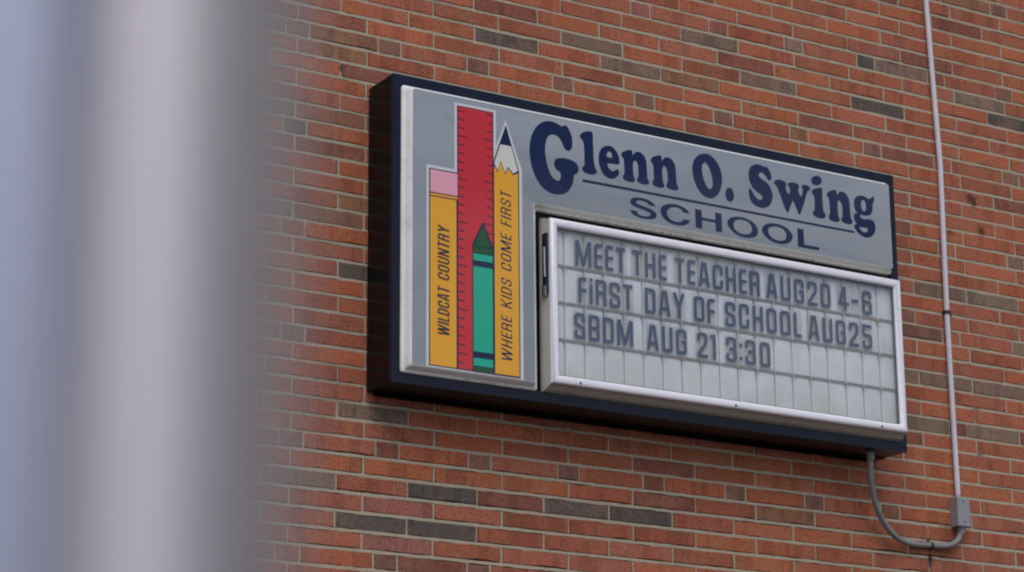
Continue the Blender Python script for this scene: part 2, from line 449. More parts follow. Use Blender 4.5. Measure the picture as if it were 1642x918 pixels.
def brick_ring(w, h, r, jag):
    """outline of a brick face, corners worn round, edges a little ragged"""
    pts = []
    def edge(n, sgn):
        for q in range(n):
            t = (q + 1) / (n + 1) + jag.uniform(-.05, .05)
            e = jag.uniform(-.0010, .0007) if jag.random() > .12 else -jag.uniform(.0015, .0035)
            pts.append((sgn * w * (1 - 2*t), sgn * (h + e)))
    nmid = 4 if w > .08 else 2
    for (sx, sz) in ((1, -1), (1, 1), (-1, 1), (-1, -1)):
        rr = r * jag.uniform(.4, 1.7)
        cnr = [(sx * w, sz * (h - rr)), (sx * (w - rr), sz * h)]
        if sx * sz > 0: pts += cnr
        else: pts += cnr[::-1]
        if sx > 0 and sz > 0: edge(nmid, 1)
        if sx < 0 and sz < 0: edge(nmid, -1)
    return pts
def brick_geo(w, h, jag):
    ring = brick_ring(w, h, .0045, jag)
    n = len(ring)
    back = [(x, .028, z) for x, z in ring]
    mid = [(x, .0016 + jag.uniform(-.0003, .0006), z) for x, z in ring]
    ins = .0016
    fr = [(x - math.copysign(ins, x), jag.uniform(-.0003, .0003), z - math.copysign(ins, z)) for x, z in ring]
    vs = back + mid + fr; fs = []
    for kk in (0, 1):
        for i in range(n):
            j = (i + 1) % n
            fs.append((kk*n+i, kk*n+j, (kk+1)*n+j, (kk+1)*n+i))
    fs.append(tuple(range(2*n, 3*n)))
    return vs, fs

wall = empty('brick_wall', (1.5, 0, -ZO))
tag(wall, 'orange red brick wall with scattered dark bricks and pale mortar behind the school sign', 'wall')
JR = random.Random(5)
variants = {'s': [], 'h': []}
for kd, w, nvar in (('s', (SP - .0092)/2, 16), ('h', (.1002 - .0092)/2, 8)):
    for q in range(nvar):
        vs, fs = brick_geo(w, (CZ - .0122)/2, JR)
        me = bpy.data.meshes.new('brick'); me.from_pydata(vs, [], fs); me.materials.append(M['brick']); me.update()
        variants[kd].append((me, w, (CZ - .0122)/2))
info.sort(key=lambda t: -t[0])
o0 = Vector(wall['_o'])
for t in info[:300]:
    area, x0, x1, zc, hh, col, kd, dark = t
    me, w, h = JR.choice(variants[kd])
    o = bpy.data.objects.new('brick', me); COL.objects.link(o); o.parent = wall
    ydep = JR.uniform(-.0012, .0012)
    o.location = ((x0+x1)/2 - o0.x, ydep - o0.y, zc - o0.z)
    o.scale = ((x1-x0)/2/w, 1, hh/h)
    o.rotation_euler = (0, JR.uniform(-.004, .004), 0)
    o.color = (*col, 1)
fv, ff, fc, fs_ = [], [], [], []
for t in info[300:]:
    area, x0, x1, zc, hh, col, kd, dark = t
    vs, fs = brick_geo((x1-x0)/2, hh, JR)
    n = len(fv); yd = JR.uniform(-.0012, .0012); cx = (x0+x1)/2
    fv += [(x+cx-o0.x, y+yd-o0.y, z+zc-o0.z) for x, y, z in vs]
    ff += [[i+n for i in f] for f in fs]
    fc += [col] * len(vs); fs_ += [JR.random()] * len(vs)
me = bpy.data.meshes.new('brick_field'); me.from_pydata(fv, [], ff); me.materials.append(M['brick field'])
ca = me.color_attributes.new('tone', 'FLOAT_COLOR', 'POINT')
ca.data.foreach_set('color', [c for q in fc for c in (*q, 1)])
cs = me.color_attributes.new('shift', 'FLOAT_COLOR', 'POINT')
cs.data.foreach_set('color', [c for s_ in fs_ for c in (s_, s_, s_, 1)])
me.update()
o = bpy.data.objects.new('brick_field', me); COL.objects.link(o); o.parent = wall
tag(o, kind='stuff')

# raised mortar joints between the courses and between the bricks
b_ = MB()
XA, XB = X0 - .1, X1
for r in range(R0, R1 - 1):
    zz = (row_z(r) + row_z(r+1)) / 2
    x = XA; prev = (zz - .0060, zz + .0060)
    while x < XB:
        x2 = min(XB, x + JR.uniform(.018, .045))
        nx = (zz - .0060 + JR.uniform(-.0016, .0013), zz + .0060 + JR.uniform(-.0013, .0016))
        b_.add([(x, .0022, prev[0]), (x2, .0022, nx[0]), (x2, .0022, nx[1]), (x, .0022, prev[1]),
                (x, .02, prev[0]), (x2, .02, nx[0]), (x2, .02, nx[1]), (x, .02, prev[1])], [(0, 1, 2, 3), (3, 2, 6, 7), (4, 5, 1, 0)])
        prev = nx; x = x2
for (r, a, bb, kd) in bricks:
    za, zb = row_z(r) - CZ/2 + .0058, row_z(r) + CZ/2 - .0058
    j = [JR.uniform(-.0010, .0012) for _ in range(4)]
    b_.add([(a - .0044 + j[0], .0026, za), (a + .0042 + j[1], .0026, za), (a + .0042 + j[2], .0026, zb), (a - .0042 + j[3], .0026, zb),
            (a - .0042 + j[0], .02, za), (a + .0042 + j[1], .02, za), (a + .0042 + j[2], .02, zb), (a - .0042 + j[3], .02, zb)],
           [(0, 1, 2, 3), (0, 3, 7, 4), (1, 5, 6, 2)])
tag(b_.build('mortar_joints', M['mortar'], wall), kind='stuff')
ZT = row_z(R0) + CZ/2; ZB = row_z(R1-1) - CZ/2
b_ = MB(); b_.box(X0 - .1, X1, .012, .30, ZB, ZT)
b_.build('wall_core', M['mortar deep'], wall)
# the wall goes on: farther courses are too far out of view to build brick by brick
wm = mat('brick courses beyond', rough=.9); k = N(wm)
tcn = k.n('ShaderNodeNewGeometry'); mpn = k.n('ShaderNodeMapping'); mpn.inputs['Rotation'].default_value = (math.radians(90), 0, 0)
k.l(tcn.outputs['Position'], mpn.inputs['Vector'])
bt = k.n('ShaderNodeTexBrick'); bt.inputs['Scale'].default_value = 1; bt.inputs['Brick Width'].default_value = SP; bt.inputs['Row Height'].default_value = CZ
bt.inputs['Mortar Size'].default_value = .005; bt.inputs['Color1'].default_value = (.33, .09, .04, 1); bt.inputs['Color2'].default_value = (.24, .07, .04, 1)
bt.inputs['Mortar'].default_value = (.33, .28, .23, 1); bt.offset = .375
k.l(mpn.outputs['Vector'], bt.inputs['Vector']); k.l(bt.outputs['Color'], k.b.inputs['Base Color'])
b_ = MB()
b_.box(-14, X0 - .1, 0, .30, -ZO, 3.6); b_.box(X1, 16, 0, .30, -ZO, 3.6)
b_.box(X0 - .1, X1, 0, .30, ZT, 3.6); b_.box(X0 - .1, X1, 0, .30, -ZO, ZB)
tag(b_.build('outer_courses', wm, wall), kind='stuff')
b_ = MB(); b_.bevbox(-14.05, 16.05, -.05, .35, 3.6, 3.72, .01)
b_.build('coping', mat('concrete coping', (.36, .35, .32), .9), wall)

# ---------------------------------------------------------------- school sign
D = .1961
sx0, sx1, sz0, sz1 = .3133, 2.7512, -1.4047, -.1960
sign = empty('school_sign', ((sx0+sx1)/2, 0, sz0))
tag(sign, 'black framed school sign box with pencil pictures and changeable letter board on the brick wall', 'sign')
b_ = MB(); b_.box(sx0, sx0+.004, -D+.004, 0, sz0, sz1); b_.build('side_panel', M['cabinet'], sign)
b_ = MB(); b_.box(sx1-.004, sx1, -D+.004, 0, sz0, sz1); b_.build('side_panel', M['cabinet'], sign)
b_ = MB(); b_.box(sx0+.004, sx1-.004, -D+.004, 0, sz1-.004, sz1); b_.build('top_panel', M['cabinet'], sign)
b_ = MB(); b_.box(sx0+.004, sx1-.004, -D+.004, 0, sz0, sz0+.004)
# weld seams and a stiffening lip along the underside
b_.box(sx0+.004, sx1-.004, -.052, -.044, sz0-.004, sz0); b_.box(sx0+.03, sx1-.06, -.012, -.002, sz0-.012, sz0)
b_.build('bottom_panel', M['cabinet'], sign)
b_ = MB(); b_.box(sx0+.004, sx1-.004, -D+.012, -D+.016, sz0+.004, sz1-.004); b_.build('front_plate', M['cabinet'], sign)
# mitred front rails
def rail(quad_out, quad_in):
    b = MB()
    (ax, az), (bx, bz) = quad_out; (cx, cz), (dx_, dz_) = quad_in
    y0, y1 = -D, -D + .022
    vs = [(ax, y0, az), (bx, y0, bz), (dx_, y0, dz_), (cx, y0, cz), (ax, y1, az), (bx, y1, bz), (dx_, y1, dz_), (cx, y1, cz)]
    b.add(vs, [(0, 1, 2, 3), (4, 7, 6, 5), (0, 4, 5, 1), (1, 5, 6, 2), (2, 6, 7, 3), (3, 7, 4, 0)])
    return b
fw = .040; e = .0004
ox0, ox1, oz0, oz1 = sx0-.0015, sx1+.0015, sz0-.0015, sz1+.0015
ix0, ix1, iz0, iz1 = sx0+fw, sx1-fw, sz0+fw, sz1-fw
for q in ([((ox0+e, oz1), (ox1-e, oz1)), ((ix0+e, iz1), (ix1-e, iz1))], [((ox1, oz1-e), (ox1, oz0+e)), ((ix1, iz1-e), (ix1, iz0+e))],
          [((ox1-e, oz0), (ox0+e, oz0)), ((ix1-e, iz0), (ix0+e, iz0))], [((ox0, oz0+e), (ox0, oz1-e)), ((ix0, iz0+e), (ix0, iz1-e))]):
    rail(*q).build('trim_rail', M['trim'], sign)

# ---- L-shaped face with formed edges
def round_poly(pts, r, n=4):
    out = []
    m = len(pts)
    for i in range(m):
        p0, p1, p2 = Vector(pts[i-1]), Vector(pts[i]), Vector(pts[(i+1) % m])
        a = (p0-p1).normalized(); b = (p2-p1).normalized()
        s, e2 = p1 + a*r, p1 + b*r
        for q in range(n+1):
            t = q/n
            out.append(((1-t)**2*s + 2*t*(1-t)*p1 + t*t*e2)[:])
    return out
base = [(.347, -.238), (2.709, -.238), (2.709, -.645), (.940, -.645), (.940, -1.368), (.347, -1.368)]
face = [(.376, -.257), (2.692, -.257), (2.692, -.627), (.912, -.627), (.912, -1.343), (.376, -1.343)]
FD = .040
prof = [(0, -.010), (0, .006), (.10, .010), (.42, .014), (.62, .024), (.88, .0375), (.96, .0395), (1.02, FD)]
rings = []
for t_, d_ in prof:
    poly = [(bx + (fx-bx)*t_, bz + (fz-bz)*t_) for (bx, bz), (fx, fz) in zip(base, face)]
    rings.append([(x, -D - d_, z) for x, z in round_poly(poly, .012)])
b_ = MB(); b_.loft(rings, mi=0); b_.m[-1] = 1
panel = b_.build('face_panel', [M['acrylic edge'], M['face']], sign, smooth=True, auto=28)
FY = -D - FD
